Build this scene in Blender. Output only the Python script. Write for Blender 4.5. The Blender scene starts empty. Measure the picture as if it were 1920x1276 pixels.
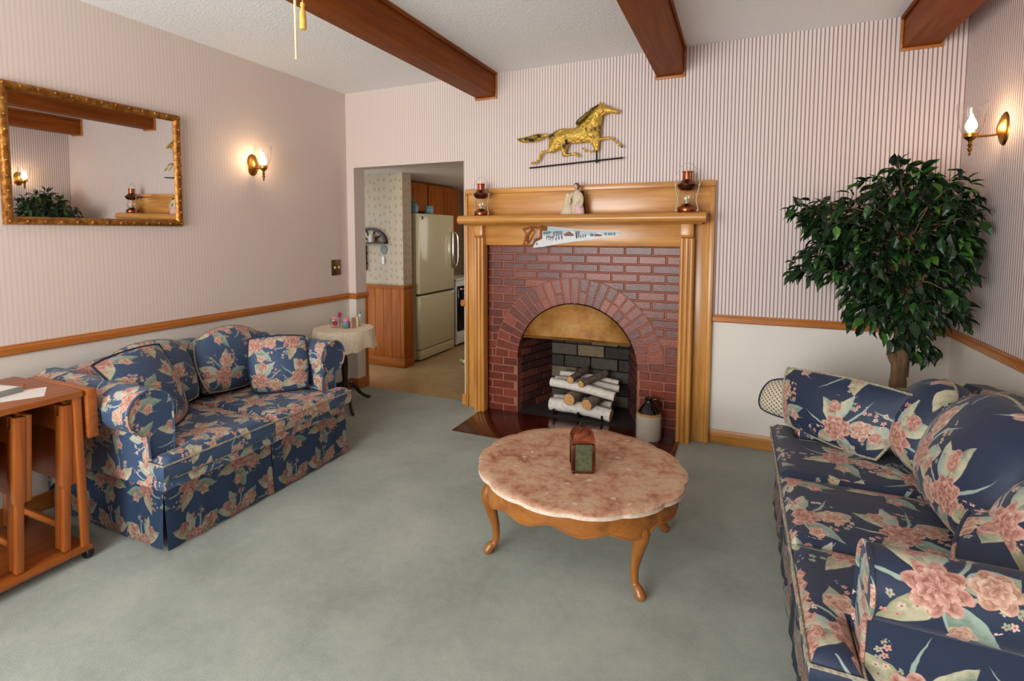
import bpy, bmesh, math, random
from mathutils import Vector, Matrix
from mathutils.geometry import delaunay_2d_cdt

PI = math.pi
rnd = random.Random(7)
sc = bpy.context.scene
COL = sc.collection

def lin(r, g, b):
    def f(c):
        c /= 255.0
        return c / 12.92 if c <= .04045 else ((c + .055) / 1.055) ** 2.4
    return (f(r), f(g), f(b), 1.0)

# ------------------------------------------------------------------ camera
cam = bpy.data.cameras.new('camera')
cam_o = bpy.data.objects.new('camera', cam)
COL.objects.link(cam_o)
F_PX, CX, CY = 990.44, 933.31, 510.18
YAW, PITCH, ROLL = -0.427313, -0.073706, -0.000738
cam.sensor_fit = 'HORIZONTAL'
cam.sensor_width = 36.0
cam.lens = F_PX / 1920 * 36
cam.shift_x = (960 - CX) / 1920
cam.shift_y = (CY - 638) / 1920
cam.clip_start = 0.02
_f = Vector((math.sin(YAW) * math.cos(PITCH), math.cos(YAW) * math.cos(PITCH), math.sin(PITCH)))
_r = Vector((math.cos(YAW), -math.sin(YAW), 0))
_u = _r.cross(_f)
_r2 = math.cos(ROLL) * _r + math.sin(ROLL) * _u
_u2 = -math.sin(ROLL) * _r + math.cos(ROLL) * _u
M = Matrix((_r2, _u2, -_f)).transposed().to_4x4()
M.translation = (2.9763, -3.5114, 1.3116)
cam_o.matrix_world = M
sc.camera = cam_o

# ------------------------------------------------------------------ world, lights, exposure
sc.view_settings.view_transform = 'Standard'
sc.view_settings.look = 'None'
sc.view_settings.gamma = 1.0
sc.view_settings.use_curve_mapping = False
sc.view_settings.exposure = 0.36
w = bpy.data.worlds.new('daylight')
sc.world = w
w.use_nodes = True
w.node_tree.nodes['Background'].inputs[0].default_value = (0.80, 0.90, 1.0, 1)
w.node_tree.nodes['Background'].inputs[1].default_value = 1.5

def area(name, loc, aim, sx, sy, power, color):
    l = bpy.data.lights.new(name, 'AREA')
    l.shape = 'RECTANGLE'; l.size = sx; l.size_y = sy
    l.energy = power; l.color = color
    o = bpy.data.objects.new(name, l); COL.objects.link(o)
    o.location = loc
    o.rotation_euler = (Vector(aim) - Vector(loc)).to_track_quat('-Z', 'Y').to_euler()
    return o

# daylight entering by the room's windows (behind and to the left of the camera) and the kitchen window
area('window_daylight_rear', (1.45, -5.26, 1.25), (1.9, -2.4, 2.3), 2.0, 1.7, 128, (1.0, 0.985, 0.97))
area('window_daylight_left', (-0.06, -3.95, 1.5), (2.0, -3.6, 2.3), 1.1, 1.2, 12, (1.0, 0.985, 0.97))
area('window_daylight_kitchen', (1.18, 1.75, 1.35), (0.0, 1.35, 1.0), 0.9, 0.9, 6.5, (1.0, 0.92, 0.80))

# ------------------------------------------------------------------ node helper
class NT:
    def __init__(s, name):
        s.m = bpy.data.materials.new(name); s.m.use_nodes = True
        s.t = s.m.node_tree; s.t.nodes.clear()
        s.out = s.t.nodes.new('ShaderNodeOutputMaterial')
    def new(s, typ, **kw):
        n = s.t.nodes.new(typ)
        for k, v in kw.items(): setattr(n, k, v)
        return n
    def put(s, sock, v):
        if hasattr(v, 'is_linked'): s.t.links.new(v, sock)
        else: sock.default_value = v
    def math(s, op, a, b=None, c=None, clamp=False):
        n = s.new('ShaderNodeMath', operation=op, use_clamp=clamp)
        s.put(n.inputs[0], a)
        if b is not None: s.put(n.inputs[1], b)
        if c is not None: s.put(n.inputs[2], c)
        return n.outputs[0]
    def vmath(s, op, a, b=None):
        n = s.new('ShaderNodeVectorMath', operation=op)
        s.put(n.inputs[0], a)
        if b is not None: s.put(n.inputs[1], b)
        return n.outputs['Value'] if op in ('LENGTH', 'DOT_PRODUCT') else n.outputs[0]
    def mix(s, f, a, b):
        n = s.new('ShaderNodeMix', data_type='RGBA', clamp_factor=True)
        s.put(n.inputs['Factor'], f); s.put(n.inputs[6], a); s.put(n.inputs[7], b)
        return n.outputs[2]
    def ramp(s, f, stops, interp='LINEAR'):
        n = s.new('ShaderNodeValToRGB'); cr = n.color_ramp; cr.interpolation = interp
        while len(cr.elements) < len(stops): cr.elements.new(0.5)
        for e, (p, c) in zip(cr.elements, stops):
            e.position = p; e.color = c if len(c) == 4 else (*c, 1)
        s.put(n.inputs[0], f); return n.outputs[0]
    def noise(s, vec, scale, detail=2, rough=.5, dist=0, dim='3D'):
        n = s.new('ShaderNodeTexNoise', noise_dimensions=dim)
        s.put(n.inputs['Vector'], vec); n.inputs['Scale'].default_value = scale
        n.inputs['Detail'].default_value = detail; n.inputs['Roughness'].default_value = rough
        n.inputs['Distortion'].default_value = dist
        return n.outputs
    def voro(s, vec, scale, rand=1.0, feat='F1', dim='3D'):
        n = s.new('ShaderNodeTexVoronoi', feature=feat, voronoi_dimensions=dim)
        s.put(n.inputs['Vector'], vec); n.inputs['Scale'].default_value = scale
        n.inputs['Randomness'].default_value = rand
        return n.outputs
    def coord(s, k='Object'): return s.new('ShaderNodeTexCoord').outputs[k]
    def pos(s): return s.new('ShaderNodeNewGeometry').outputs['Position']
    def sep(s, v):
        n = s.new('ShaderNodeSeparateXYZ'); s.put(n.inputs[0], v); return n.outputs
    def comb(s, x, y, z=0.0):
        n = s.new('ShaderNodeCombineXYZ')
        for i, v in enumerate((x, y, z)): s.put(n.inputs[i], v)
        return n.outputs[0]
    def mapping(s, v, scale=(1, 1, 1), rot=(0, 0, 0)):
        n = s.new('ShaderNodeMapping'); s.put(n.inputs[0], v)
        n.inputs['Scale'].default_value = scale; n.inputs['Rotation'].default_value = rot
        return n.outputs[0]
    def bump(s, h, strength=.3, dist=.005):
        n = s.new('ShaderNodeBump'); s.put(n.inputs['Height'], h)
        n.inputs['Strength'].default_value = strength; n.inputs['Distance'].default_value = dist
        return n.outputs[0]
    def pbr(s, color, rough=.5, metal=0., normal=None, **kw):
        b = s.new('ShaderNodeBsdfPrincipled')
        s.put(b.inputs['Base Color'], color); s.put(b.inputs['Roughness'], rough)
        s.put(b.inputs['Metallic'], metal)
        if normal is not None: s.put(b.inputs['Normal'], normal)
        for k, v in kw.items(): s.put(b.inputs[k.replace('_', ' ')], v)
        s.t.links.new(b.outputs[0], s.out.inputs[0]); return s.m

def plain(name, rgb, rough=.5, metal=0., var=.08, scale=25, **kw):
    t = NT(name); c = lin(*rgb)
    n = t.noise(t.coord(), scale, 3)[0]
    lo = tuple(x * (1 - var) for x in c[:3]); hi = tuple(min(1, x * (1 + var)) for x in c[:3])
    return t.pbr(t.ramp(n, [(.3, lo), (.7, hi)]), rough, metal, **kw)

def wood(name, axis, dark, light, rough=.35, scale=1., coat=.25, spec=.5):
    t = NT(name)
    sc_ = [14, 14, 14]; sc_[axis] = 1.1
    v = t.mapping(t.coord(), tuple(x * scale for x in sc_))
    n1 = t.noise(v, 1.6, 5, .6, .6)[0]
    v2 = t.mapping(t.coord(), tuple(x * scale * (6 if i != axis else 3) for i, x in enumerate(sc_)))
    n2 = t.noise(v2, 1.0, 3, .6)[0]
    f = t.math('ADD', t.math('MULTIPLY', n1, .75), t.math('MULTIPLY', n2, .25))
    mid = tuple((a + b) / 2 for a, b in zip(lin(*dark)[:3], lin(*light)[:3]))
    c = t.ramp(f, [(.30, lin(*dark)), (.5, (*mid, 1)), (.68, lin(*light))])
    return t.pbr(c, rough, 0, t.bump(n2, .05, .002), Coat_Weight=coat, Coat_Roughness=.25, Specular_IOR_Level=spec)

# ------------------------------------------------------------------ floral chintz
def floral(name, base, cell=.27, size=.2, rough=.55, seed=0.):
    t = NT(name)
    uv = t.coord('UV')
    nz = t.noise(uv, 16, 2, .5, 0, '2D')[1]
    off = t.vmath('MULTIPLY', t.vmath('SUBTRACT', nz, (.5, .5, .5)), (.016, .016, 0))
    uvd = t.vmath('ADD', t.vmath('ADD', uv, off), (seed, seed * 1.7, 0))
    vo = t.voro(uvd, 1 / cell, .32, 'F1', '2D')
    loc = t.vmath('SUBTRACT', uvd, vo['Position'])
    cs = t.sep(vo['Color'])
    xyz = t.sep(loc)
    th = t.math('MULTIPLY', t.math('SUBTRACT', cs[0], .5), 2.2)
    c_, s_ = t.math('COSINE', th), t.math('SINE', th)
    x = t.math('SUBTRACT', t.math('MULTIPLY', xyz[0], c_), t.math('MULTIPLY', xyz[1], s_))
    y = t.math('ADD', t.math('MULTIPLY', xyz[0], s_), t.math('MULTIPLY', xyz[1], c_))
    k = size / .235
    fine = t.noise(uvd, 45, 3, .6, 0, '2D')[0]
    def leaf(ox, oy, ang, L, wd, curve):
        ox, oy, L, wd = ox * k, oy * k, L * k, wd * k
        c, s = math.cos(ang), math.sin(ang)
        dx, dy = t.math('SUBTRACT', x, ox), t.math('SUBTRACT', y, oy)
        lx = t.math('MULTIPLY_ADD', dx, c / L, t.math('MULTIPLY', dy, s / L))
        ly = t.math('MULTIPLY_ADD', dx, -s, t.math('MULTIPLY', dy, c))
        tc = t.math('MULTIPLY', lx, 1.0, clamp=True)
        if curve: ly = t.math('SUBTRACT', ly, t.math('MULTIPLY', t.math('MULTIPLY', tc, tc), curve * L))
        pr = t.math('MULTIPLY', t.math('SINE', t.math('MULTIPLY', t.math('POWER', tc, .75), PI)), wd)
        m = t.math('MULTIPLY', t.math('SUBTRACT', pr, t.math('ABSOLUTE', ly)), 500., clamp=True)
        return m, t.math('MULTIPLY_ADD', ly, .5 / wd, .5), pr
    col = lin(*base)
    sage, cream, mint, olive = lin(112, 130, 112), lin(190, 186, 158), lin(148, 168, 158), lin(150, 146, 112)
    for (ox, oy, an, L, wd, cu) in [(-.02, .0, 2.3, .14, .0052, -.5), (.02, .0, .5, .135, .0052, .55), (0, -.02, -1.0, .13, .0052, .5), (-.03, -.02, -2.5, .12, .0052, -.5), (0, .02, 1.3, .13, .0052, .4)]:
        m, sh, _ = leaf(ox, oy, an, L, wd, cu); col = t.mix(m, col, mint)
    for i, (ox, oy, an, L, wd, cu) in enumerate([(-.015, .01, 2.75, .125, .032, .15), (.02, .02, .95, .12, .030, -.12), (.015, -.02, -.45, .125, .028, .2), (-.01, -.025, -1.75, .115, .028, -.15), (-.03, .02, 1.85, .11, .024, .1)]):
        m, sh, _ = leaf(ox, oy, an, L, wd, cu)
        a, b = [(sage, cream), (olive, mint), (sage, mint), (olive, cream), (mint, cream)][i]
        c = t.mix(t.math('MULTIPLY_ADD', t.math('SUBTRACT', fine, .5), 1.8, t.math('MULTIPLY_ADD', t.math('SUBTRACT', sh, .5), 1.3, .5), clamp=True), a, b)
        col = t.mix(m, col, c)
    # sprays of small blossoms in two crescents beside each bouquet
    g1, _, _ = leaf(-.10, -.105, .35, .17, .030, .35)
    g2, _, _ = leaf(.03, .115, -2.9, .15, .022, .3)
    g3, _, _ = leaf(.085, -.03, 1.5, .15, .022, -.3)
    gate = t.math('MAXIMUM', t.math('MAXIMUM', g1, g2), g3)
    sv = t.voro(uvd, 1 / (.021 * k), .8, 'F1', '2D')
    sl = t.sep(t.vmath('SUBTRACT', uvd, sv['Position']))
    a5 = t.math('MULTIPLY', t.math('ARCTAN2', sl[1], sl[0]), 2.5)
    rr = t.math('MULTIPLY_ADD', t.math('ABSOLUTE', t.math('COSINE', a5)), .0042 * k, .0048 * k)
    dd = t.math('MULTIPLY', sv['Distance'], .021 * k)
    ms = t.math('MULTIPLY', t.math('SUBTRACT', rr, dd), 700., clamp=True)
    sc3 = t.sep(sv['Color'])
    pinks = t.ramp(sc3[1], [(.2, lin(196, 142, 128)), (.5, lin(214, 190, 178)), (.8, lin(150, 160, 140))])
    pinks = t.mix(t.math('LESS_THAN', dd, .0022 * k), pinks, lin(150, 96, 70))
    ms = t.math('MULTIPLY', ms, t.math('GREATER_THAN', sc3[0], .18))
    col = t.mix(t.math('MULTIPLY', ms, gate), col, pinks)
    petal = t.math('MULTIPLY', t.voro(uvd, 1 / (.021 * k), .9, 'DISTANCE_TO_EDGE', '2D')['Distance'], 2.6, clamp=True)
    def flower(ox, oy, R, n, ph, tone):
        ox, oy, R = ox * k, oy * k, R * k
        dx, dy = t.math('SUBTRACT', x, ox), t.math('SUBTRACT', y, oy)
        d = t.math('POWER', t.math('ADD', t.math('MULTIPLY', dx, dx), t.math('MULTIPLY', dy, dy)), .5)
        a = t.math('ARCTAN2', dy, dx)
        lob = t.math('ABSOLUTE', t.math('SINE', t.math('MULTIPLY_ADD', a, n / 2, ph)))
        e = t.math('MULTIPLY_ADD', lob, R * .26, R * .76)
        m = t.math('MULTIPLY', t.math('SUBTRACT', e, d), 500., clamp=True)
        f = t.math('DIVIDE', d, e)
        ff = t.math('MULTIPLY', f, 2.7)
        ring = t.math('FLOOR', ff)
        lr = t.math('ABSOLUTE', t.math('SINE', t.math('ADD', t.math('MULTIPLY_ADD', a, n / 2, ph), t.math('MULTIPLY', ring, 1.25))))
        g = t.math('FRACT', t.math('MULTIPLY_ADD', lr, -.55, t.math('ADD', ff, .55)))
        v = t.math('MULTIPLY_ADD', t.math('SUBTRACT', fine, .5), .8, t.math('ADD', t.math('MULTIPLY', petal, .26), t.math('MULTIPLY_ADD', g, .52, t.math('MULTIPLY', f, .22))))
        c = t.ramp(v, tone)
        return m, c
    pink = [(.18, lin(138, 88, 78)), (.40, lin(172, 120, 106)), (.66, lin(194, 148, 134)), (.98, lin(212, 182, 168))]
    peach = [(.18, lin(150, 106, 88)), (.42, lin(182, 138, 118)), (.68, lin(202, 168, 148)), (1., lin(218, 198, 180))]
    m, c = flower(.058, .052, .042, 6, .4, peach); col = t.mix(m, col, c)
    m, c = flower(-.010, -.010, .056, 8, .1, pink); col = t.mix(m, col, c)
    m, c = flower(-.075, .048, .026, 3, .9, pink); col = t.mix(m, col, c)
    m, c = flower(.066, -.062, .026, 5, .2, peach); col = t.mix(m, col, c)
    wv = t.noise(uv, 900, 1, .5, 0, '2D')[0]
    fold = t.noise(t.coord(), 9, 2, .5)[0]
    h = t.math('ADD', t.math('MULTIPLY', wv, .08), fold)
    return t.pbr(col, rough, 0, t.bump(h, .35, .02), Sheen_Weight=.12, Sheen_Roughness=.4, Specular_IOR_Level=.45)

# ------------------------------------------------------------------ materials
OD, OL = (140, 78, 22), (206, 136, 60)
MAT = {}
for i, a in enumerate('xyz'):
    MAT['oak_' + a] = wood('honey_oak_' + a, i, (168, 106, 38), (216, 158, 84), .3)
    MAT['trim_' + a] = wood('oak_trim_' + a, i, (152, 84, 26), (192, 118, 48))
    MAT['teak_' + a] = wood('teak_' + a, i, (134, 66, 18), (176, 98, 36), .4)
    MAT['walnut_' + a] = wood('table_walnut_' + a, i, (122, 68, 20), (170, 108, 44), .35)
    MAT['beam_' + a] = wood('stained_beam_' + a, i, (112, 52, 10), (152, 82, 22), .6, coat=0., spec=.15)
    MAT['cab_' + a] = wood('cabinet_wood_' + a, i, (132, 62, 12), (178, 100, 30), .45, coat=.05, spec=.2)
MAT['dark_wood'] = plain('dark_wood', (38, 20, 12), .4)

def wallpaper():
    t = NT('striped_wallpaper')
    p = t.sep(t.pos())
    s = t.math('ADD', p[0], p[1])
    fr = t.math('FRACT', t.math('DIVIDE', s, .0203))
    d = t.math('ABSOLUTE', t.math('SUBTRACT', fr, .5))
    band = t.math('MULTIPLY', t.math('SUBTRACT', .19, d), 14., clamp=True)
    # stripes lose contrast and the ground turns warmer toward the left wall
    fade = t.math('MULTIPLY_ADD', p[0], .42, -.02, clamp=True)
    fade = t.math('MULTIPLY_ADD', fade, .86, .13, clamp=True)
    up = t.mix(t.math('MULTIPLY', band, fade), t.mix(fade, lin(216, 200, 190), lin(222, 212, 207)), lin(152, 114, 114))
    v = t.voro(t.mapping(t.pos(), (1, 1, 1)), 42, .7)
    sp = t.math('MULTIPLY', t.math('SUBTRACT', .10, v['Distance']), 20., clamp=True)
    n = t.noise(t.pos(), 260, 2)[0]
    lo = t.mix(t.math('MULTIPLY', sp, .35), t.ramp(n, [(.3, lin(220, 213, 202)), (.7, lin(234, 228, 219))]), lin(168, 150, 146))
    c = t.mix(t.math('GREATER_THAN', p[2], .788), lo, up)
    return t.pbr(c, .62)
MAT['wallpaper'] = wallpaper()

def kitchen_paper():
    t = NT('kitchen_wallpaper')
    p = t.sep(t.pos())
    u = t.math('ADD', p[0], p[1])
    v = t.voro(t.comb(t.math('MULTIPLY', u, 1.), t.math('MULTIPLY', p[2], .8), 0.), 16, .45, 'F1', '2D')
    m = t.math('MULTIPLY', t.math('SUBTRACT', .26, v['Distance']), 8., clamp=True)
    return t.pbr(t.mix(t.math('MULTIPLY', m, .55), lin(180, 160, 132), lin(142, 118, 98)), .6)
MAT['kitchen_paper'] = kitchen_paper()

def carpet():
    t = NT('blue_grey_carpet')
    p = t.pos()
    a = t.noise(p, 2.2, 4, .6)[0]; b = t.noise(p, 26, 3, .6)[0]; c = t.noise(p, 420, 2, .6)[0]
    f = t.math('ADD', t.math('MULTIPLY', a, .62), t.math('ADD', t.math('MULTIPLY', b, .18), t.math('MULTIPLY', c, .2)))
    col = t.ramp(f, [(.33, lin(134, 142, 130)), (.5, lin(156, 164, 154)), (.66, lin(174, 180, 168))])
    h = t.math('ADD', c, t.math('MULTIPLY', b, .6))
    return t.pbr(col, .95, 0, t.bump(h, .5, .008), Sheen_Weight=.2, Specular_IOR_Level=.15)
MAT['carpet'] = carpet()

def ceiling_mat():
    t = NT('textured_ceiling')
    n = t.noise(t.pos(), 70, 4, .65)[0]
    return t.pbr(lin(240, 241, 241), .85, 0, t.bump(n, .5, .012))
MAT['ceiling'] = ceiling_mat()
MAT['vinyl'] = plain('tan_vinyl', (178, 148, 104), .28, var=.12, scale=9)
MAT['plaster'] = plain('kitchen_ceiling', (208, 198, 184), .8, var=.03)

def brick_mat(name, ramp_, rough=.30):
    t = NT(name)
    a = t.new('ShaderNodeVertexColor', layer_name='tint').outputs[0]
    n = t.noise(t.pos(), 30, 4, .6)[0]
    f = t.math('MULTIPLY_ADD', t.math('SUBTRACT', n, .5), .7, t.sep(a)[0], clamp=True)
    r2 = t.noise(t.pos(), 160, 3)[0]
    return t.pbr(t.ramp(f, ramp_), rough, 0, t.bump(r2, .3, .004))
MAT['brick'] = brick_mat('red_brick', [(.0, lin(86, 34, 19)), (.35, lin(120, 50, 29)), (.7, lin(136, 63, 39)), (1., lin(148, 84, 60))])
MAT['firebrick'] = brick_mat('sooty_firebrick', [(.0, lin(44, 40, 34)), (.5, lin(78, 72, 62)), (.85, lin(98, 90, 76)), (1., lin(124, 108, 80))], .8)
MAT['firebrick_red'] = brick_mat('dark_red_firebrick', [(.0, lin(60, 26, 20)), (1., lin(108, 50, 36))], .7)
MAT['mortar'] = plain('red_mortar', (146, 92, 74), .8)
MAT['mortar_dark'] = plain('sooty_mortar', (52, 44, 38), .9)
MAT['tile'] = plain('oxblood_hearth_tile', (74, 22, 12), .18, var=.25, scale=12)
MAT['soot'] = plain('soot', (34, 28, 24), .9)

def hood_mat():
    t = NT('tarnished_brass_hood')
    n = t.noise(t.coord(), 7, 4, .6)[0]
    c = t.ramp(n, [(.3, lin(136, 86, 32)), (.5, lin(186, 132, 56)), (.72, lin(196, 160, 98))])
    return t.pbr(c, .45, .3, t.bump(t.noise(t.coord(), 40, 2)[0], .15, .01))
MAT['hood'] = hood_mat()

def marble():
    t = NT('pink_fossil_marble')
    p = t.coord()
    a = t.noise(p, 15, 8, .72, .2)[0]
    c = t.ramp(a, [(.36, lin(156, 104, 82)), (.45, lin(186, 138, 112)), (.54, lin(198, 162, 132)), (.66, lin(206, 178, 150))])
    v = t.voro(t.vmath('ADD', p, t.vmath('MULTIPLY', t.noise(p, 18, 2)[1], (.05, .05, 0))), 17, 1.)
    m = t.math('MULTIPLY', t.math('SUBTRACT', .22, v['Distance']), 14., clamp=True)
    c = t.mix(t.math('MULTIPLY', t.math('MULTIPLY', m, .9), t.math('GREATER_THAN', t.sep(v['Color'])[0], .55)), c, lin(218, 200, 176))
    d = t.noise(p, 70, 5, .75)[0]
    c = t.mix(t.math('MULTIPLY', t.math('SUBTRACT', d, .58), 5., clamp=True), c, lin(136, 88, 72))
    return t.pbr(c, .3, 0, Specular_IOR_Level=.35)
MAT['marble'] = marble()
MAT['marble_edge'] = plain('rough_marble_edge', (206, 186, 168), .6, var=.15, scale=50)

def gold_mat():
    t = NT('gilded_copper')
    p = t.coord()
    n = t.noise(p, 13, 4, .65)[0]
    v = t.noise(p, 5.5, 3, .6)[0]
    f = t.math('MULTIPLY', t.math('SUBTRACT', t.math('MULTIPLY_ADD', n, .5, v), .79), 14., clamp=True)
    c = t.mix(f, lin(236, 198, 98), lin(52, 54, 34))
    return t.pbr(c, t.math('MULTIPLY_ADD', f, .3, .24), t.math('MULTIPLY_ADD', f, -.4, 1.), t.bump(t.noise(p, 22, 5, .65)[0], .8, .03))
MAT['gold'] = gold_mat()
MAT['gold_dark'] = plain('tarnished_gilt', (104, 92, 46), .45, .8, var=.5, scale=40)

def gilt_frame():
    t = NT('gilded_frame')
    n = t.noise(t.coord(), 36, 4, .6)[0]
    c = t.ramp(n, [(.25, lin(104, 60, 18)), (.5, lin(146, 92, 32)), (.75, lin(190, 138, 60))])
    return t.pbr(c, .42, .6, t.bump(n, .6, .01))
MAT['gilt'] = gilt_frame()
t = NT('mirror_glass'); t.pbr((.86, .86, .84, 1), .015, 1.0); MAT['mirror'] = t.m
MAT['black_metal'] = plain('black_iron', (22, 22, 22), .5, .4)
MAT['brass'] = plain('antique_brass', (178, 128, 62), .3, 1., var=.15)
MAT['brass_dark'] = plain('dark_brass', (110, 88, 48), .4, .8)
MAT['copper'] = plain('polished_copper', (150, 84, 58), .24, 1., var=.25)
MAT['copper_dark'] = plain('aged_copper', (116, 74, 56), .26, 1., var=.4, scale=18)
MAT['steel'] = plain('grey_wire', (150, 148, 140), .4, .8)
MAT['verdigris'] = plain('greenish_wire', (164, 164, 140), .5, .4)

def thin_glass(name, tint=(1, 1, 1, 1), amount=.14, rough=.02):
    t = NT(name)
    tr = t.new('ShaderNodeBsdfTransparent')
    gl = t.new('ShaderNodeBsdfGlossy'); gl.inputs['Roughness'].default_value = rough
    fr = t.new('ShaderNodeLayerWeight'); fr.inputs['Blend'].default_value = .35
    t.put(tr.inputs[0], t.mix(t.math('POWER', fr.outputs['Facing'], 2.2), tint, tuple(x * .55 for x in tint[:3]) + (1,)))
    f = t.math('MULTIPLY_ADD', t.math('POWER', fr.outputs['Facing'], 1.6), .7, amount * .4)
    mx = t.new('ShaderNodeMixShader'); t.put(mx.inputs[0], f)
    t.t.links.new(tr.outputs[0], mx.inputs[1]); t.t.links.new(gl.outputs[0], mx.inputs[2])
    t.t.links.new(mx.outputs[0], t.out.inputs[0]); return t.m
MAT['glass'] = thin_glass('clear_glass')
MAT['window_glass'] = thin_glass('window_glass', (.97, .98, .97, 1), .08)
def emit(name, rgb, strength):
    t = NT(name); e = t.new('ShaderNodeEmission'); e.inputs[0].default_value = rgb; e.inputs[1].default_value = strength
    t.t.links.new(e.outputs[0], t.out.inputs[0]); return t.m
MAT['bulb'] = emit('lit_candle_bulb', (1., .66, .36, 1), 62)
MAT['globe'] = emit('lit_fan_globe', (1., .78, .52, 1), 4)
MAT['green_glass'] = plain('seedy_green_glass', (74, 82, 58), .12, var=.35, scale=60, Coat_Weight=.6)

def bark(name, a, b, scale=(30, 30, 5), rough=.8):
    t = NT(name)
    n = t.noise(t.mapping(t.coord(), scale), 1.2, 4, .65)[0]
    return t.pbr(t.ramp(n, [(.3, lin(*a)), (.65, lin(*b))]), rough, 0, t.bump(n, .6, .01))
def birch():
    t = NT('birch_bark')
    n = t.noise(t.mapping(t.coord(), (22, 26, 60)), 1.4, 4, .7)[0]
    c = t.ramp(n, [(.30, lin(70, 62, 54)), (.37, lin(208, 200, 188)), (.7, lin(232, 226, 216))])
    return t.pbr(c, .75, 0, t.bump(n, .3, .006))
MAT['birch'] = birch()
MAT['grey_bark'] = bark('grey_bark', (86, 72, 60), (142, 126, 110), (25, 25, 25))
MAT['cut_wood'] = plain('sawn_log_end', (196, 148, 92), .7, var=.15, scale=60)
MAT['trunk'] = bark('ficus_trunk', (78, 56, 34), (132, 104, 72))
MAT['crock'] = plain('stoneware_crock', (190, 180, 164), .25, var=.05)
MAT['crock_rim'] = plain('unglazed_rim', (172, 128, 80), .5)
MAT['black_glaze'] = plain('black_glaze', (18, 13, 11), .08, var=.2)

def leafmat():
    t = NT('ficus_leaf')
    a = t.new('ShaderNodeVertexColor', layer_name='tint').outputs[0]
    c = t.ramp(t.sep(a)[0], [(0., lin(14, 32, 16)), (.55, lin(32, 68, 26)), (.85, lin(62, 106, 38)), (1., lin(84, 128, 46))])
    return t.pbr(c, .42, 0, Specular_IOR_Level=.4)
MAT['leaf'] = leafmat()
MAT['fabric_love'] = floral('blue_floral_chintz_loveseat', (56, 78, 110), .215, .212, .5, .13)
MAT['fabric_sofa'] = floral('blue_floral_chintz_sofa', (34, 47, 72), .275, .245, .5, .61)
MAT['piping'] = plain('twisted_piping', (150, 142, 124), .7, var=.45, scale=140)
MAT['lining'] = plain('navy_lining', (30, 38, 60), .8)
def lattice():
    t = NT('lattice_fabric')
    u = t.sep(t.coord('UV'))
    a = t.math('ADD', u[0], u[1]); b = t.math('SUBTRACT', u[0], u[1])
    fa = t.math('ABSOLUTE', t.math('SUBTRACT', t.math('FRACT', t.math('DIVIDE', a, .022)), .5))
    fb = t.math('ABSOLUTE', t.math('SUBTRACT', t.math('FRACT', t.math('DIVIDE', b, .022)), .5))
    m = t.math('MULTIPLY', t.math('LESS_THAN', fa, .16), t.math('LESS_THAN', fb, .30))
    return t.pbr(t.mix(m, lin(196, 184, 160), lin(40, 38, 40)), .7)
MAT['lattice'] = lattice()
MAT['lace'] = plain('cream_lace_cloth', (238, 224, 198), .85, var=.12, scale=70)
MAT['fridge'] = plain('almond_enamel', (198, 186, 152), .22, var=.02, Coat_Weight=.3)
MAT['fridge_dark'] = plain('dark_gasket', (60, 50, 38), .6)
MAT['chrome'] = plain('chrome', (200, 196, 186), .15, 1., var=.03)
MAT['black_glass'] = plain('black_oven_glass', (14, 14, 16), .08)
MAT['white'] = plain('white_enamel', (214, 208, 200), .4, var=.03)
MAT['paper'] = plain('white_paper', (222, 216, 208), .7, var=.03)
MAT['orange'] = plain('orange_plastic', (224, 88, 34), .4)
MAT['grey_cover'] = plain('grey_book_edge', (150, 152, 150), .6)
MAT['rubber'] = plain('black_caster', (16, 14, 14), .5)
MAT['pink'] = plain('pink_lid', (226, 150, 172), .4)
MAT['crimson'] = plain('crimson', (178, 30, 60), .35)
MAT['magenta'] = plain('magenta_bow', (176, 34, 96), .45)
MAT['teal'] = plain('teal_jar', (108, 138, 146), .3)
MAT['salmon'] = plain('salmon_card', (206, 150, 136), .6)
MAT['candle'] = plain('cream_candle', (222, 206, 168), .5)
MAT['robe'] = plain('cream_robe', (206, 190, 160), .5, var=.1)
MAT['mantle_cloth'] = plain('dark_maroon_cloak', (76, 44, 44), .5, var=.35, scale=60)
MAT['lilac'] = plain('pale_pink_robe', (206, 170, 168), .5, var=.1)
MAT['skin'] = plain('painted_flesh', (206, 164, 136), .5)
MAT['hair'] = plain('grey_brown_hair', (94, 78, 70), .6)
MAT['saw_white'] = plain('painted_snow', (206, 210, 212), .45, var=.05)
MAT['saw_sky'] = plain('painted_sky', (164, 182, 190), .45, var=.12, scale=30)
MAT['saw_tree'] = plain('painted_trees', (78, 118, 120), .5, var=.3, scale=80)
MAT['saw_brown'] = plain('painted_brown', (112, 58, 40), .5, var=.2)
MAT['saw_grey'] = plain('painted_bare_trees', (96, 104, 116), .5)
MAT['saw_red'] = plain('painted_barn', (128, 38, 42), .5)
MAT['green_plastic'] = plain('lime_green', (170, 190, 70), .4)
MAT['tassel'] = plain('gold_tassel', (220, 170, 76), .6, var=.2, scale=80)
MAT['cord'] = plain('cream_pull_cord', (232, 204, 160), .6)
MAT['soil'] = plain('soil', (48, 36, 28), .95)
MAT['wicker'] = plain('wicker_pot', (128, 88, 50), .7, var=.3, scale=60)
MAT['disc'] = plain('sage_disc', (112, 118, 104), .5)

# ------------------------------------------------------------------ mesh helpers
def mb():
    b = bmesh.new(); b.loops.layers.uv.new('UVMap'); return b

def merge(bm, tmp):
    me = bpy.data.meshes.new('tmp'); tmp.to_mesh(me); tmp.free()
    bm.from_mesh(me); bpy.data.meshes.remove(me)

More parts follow.
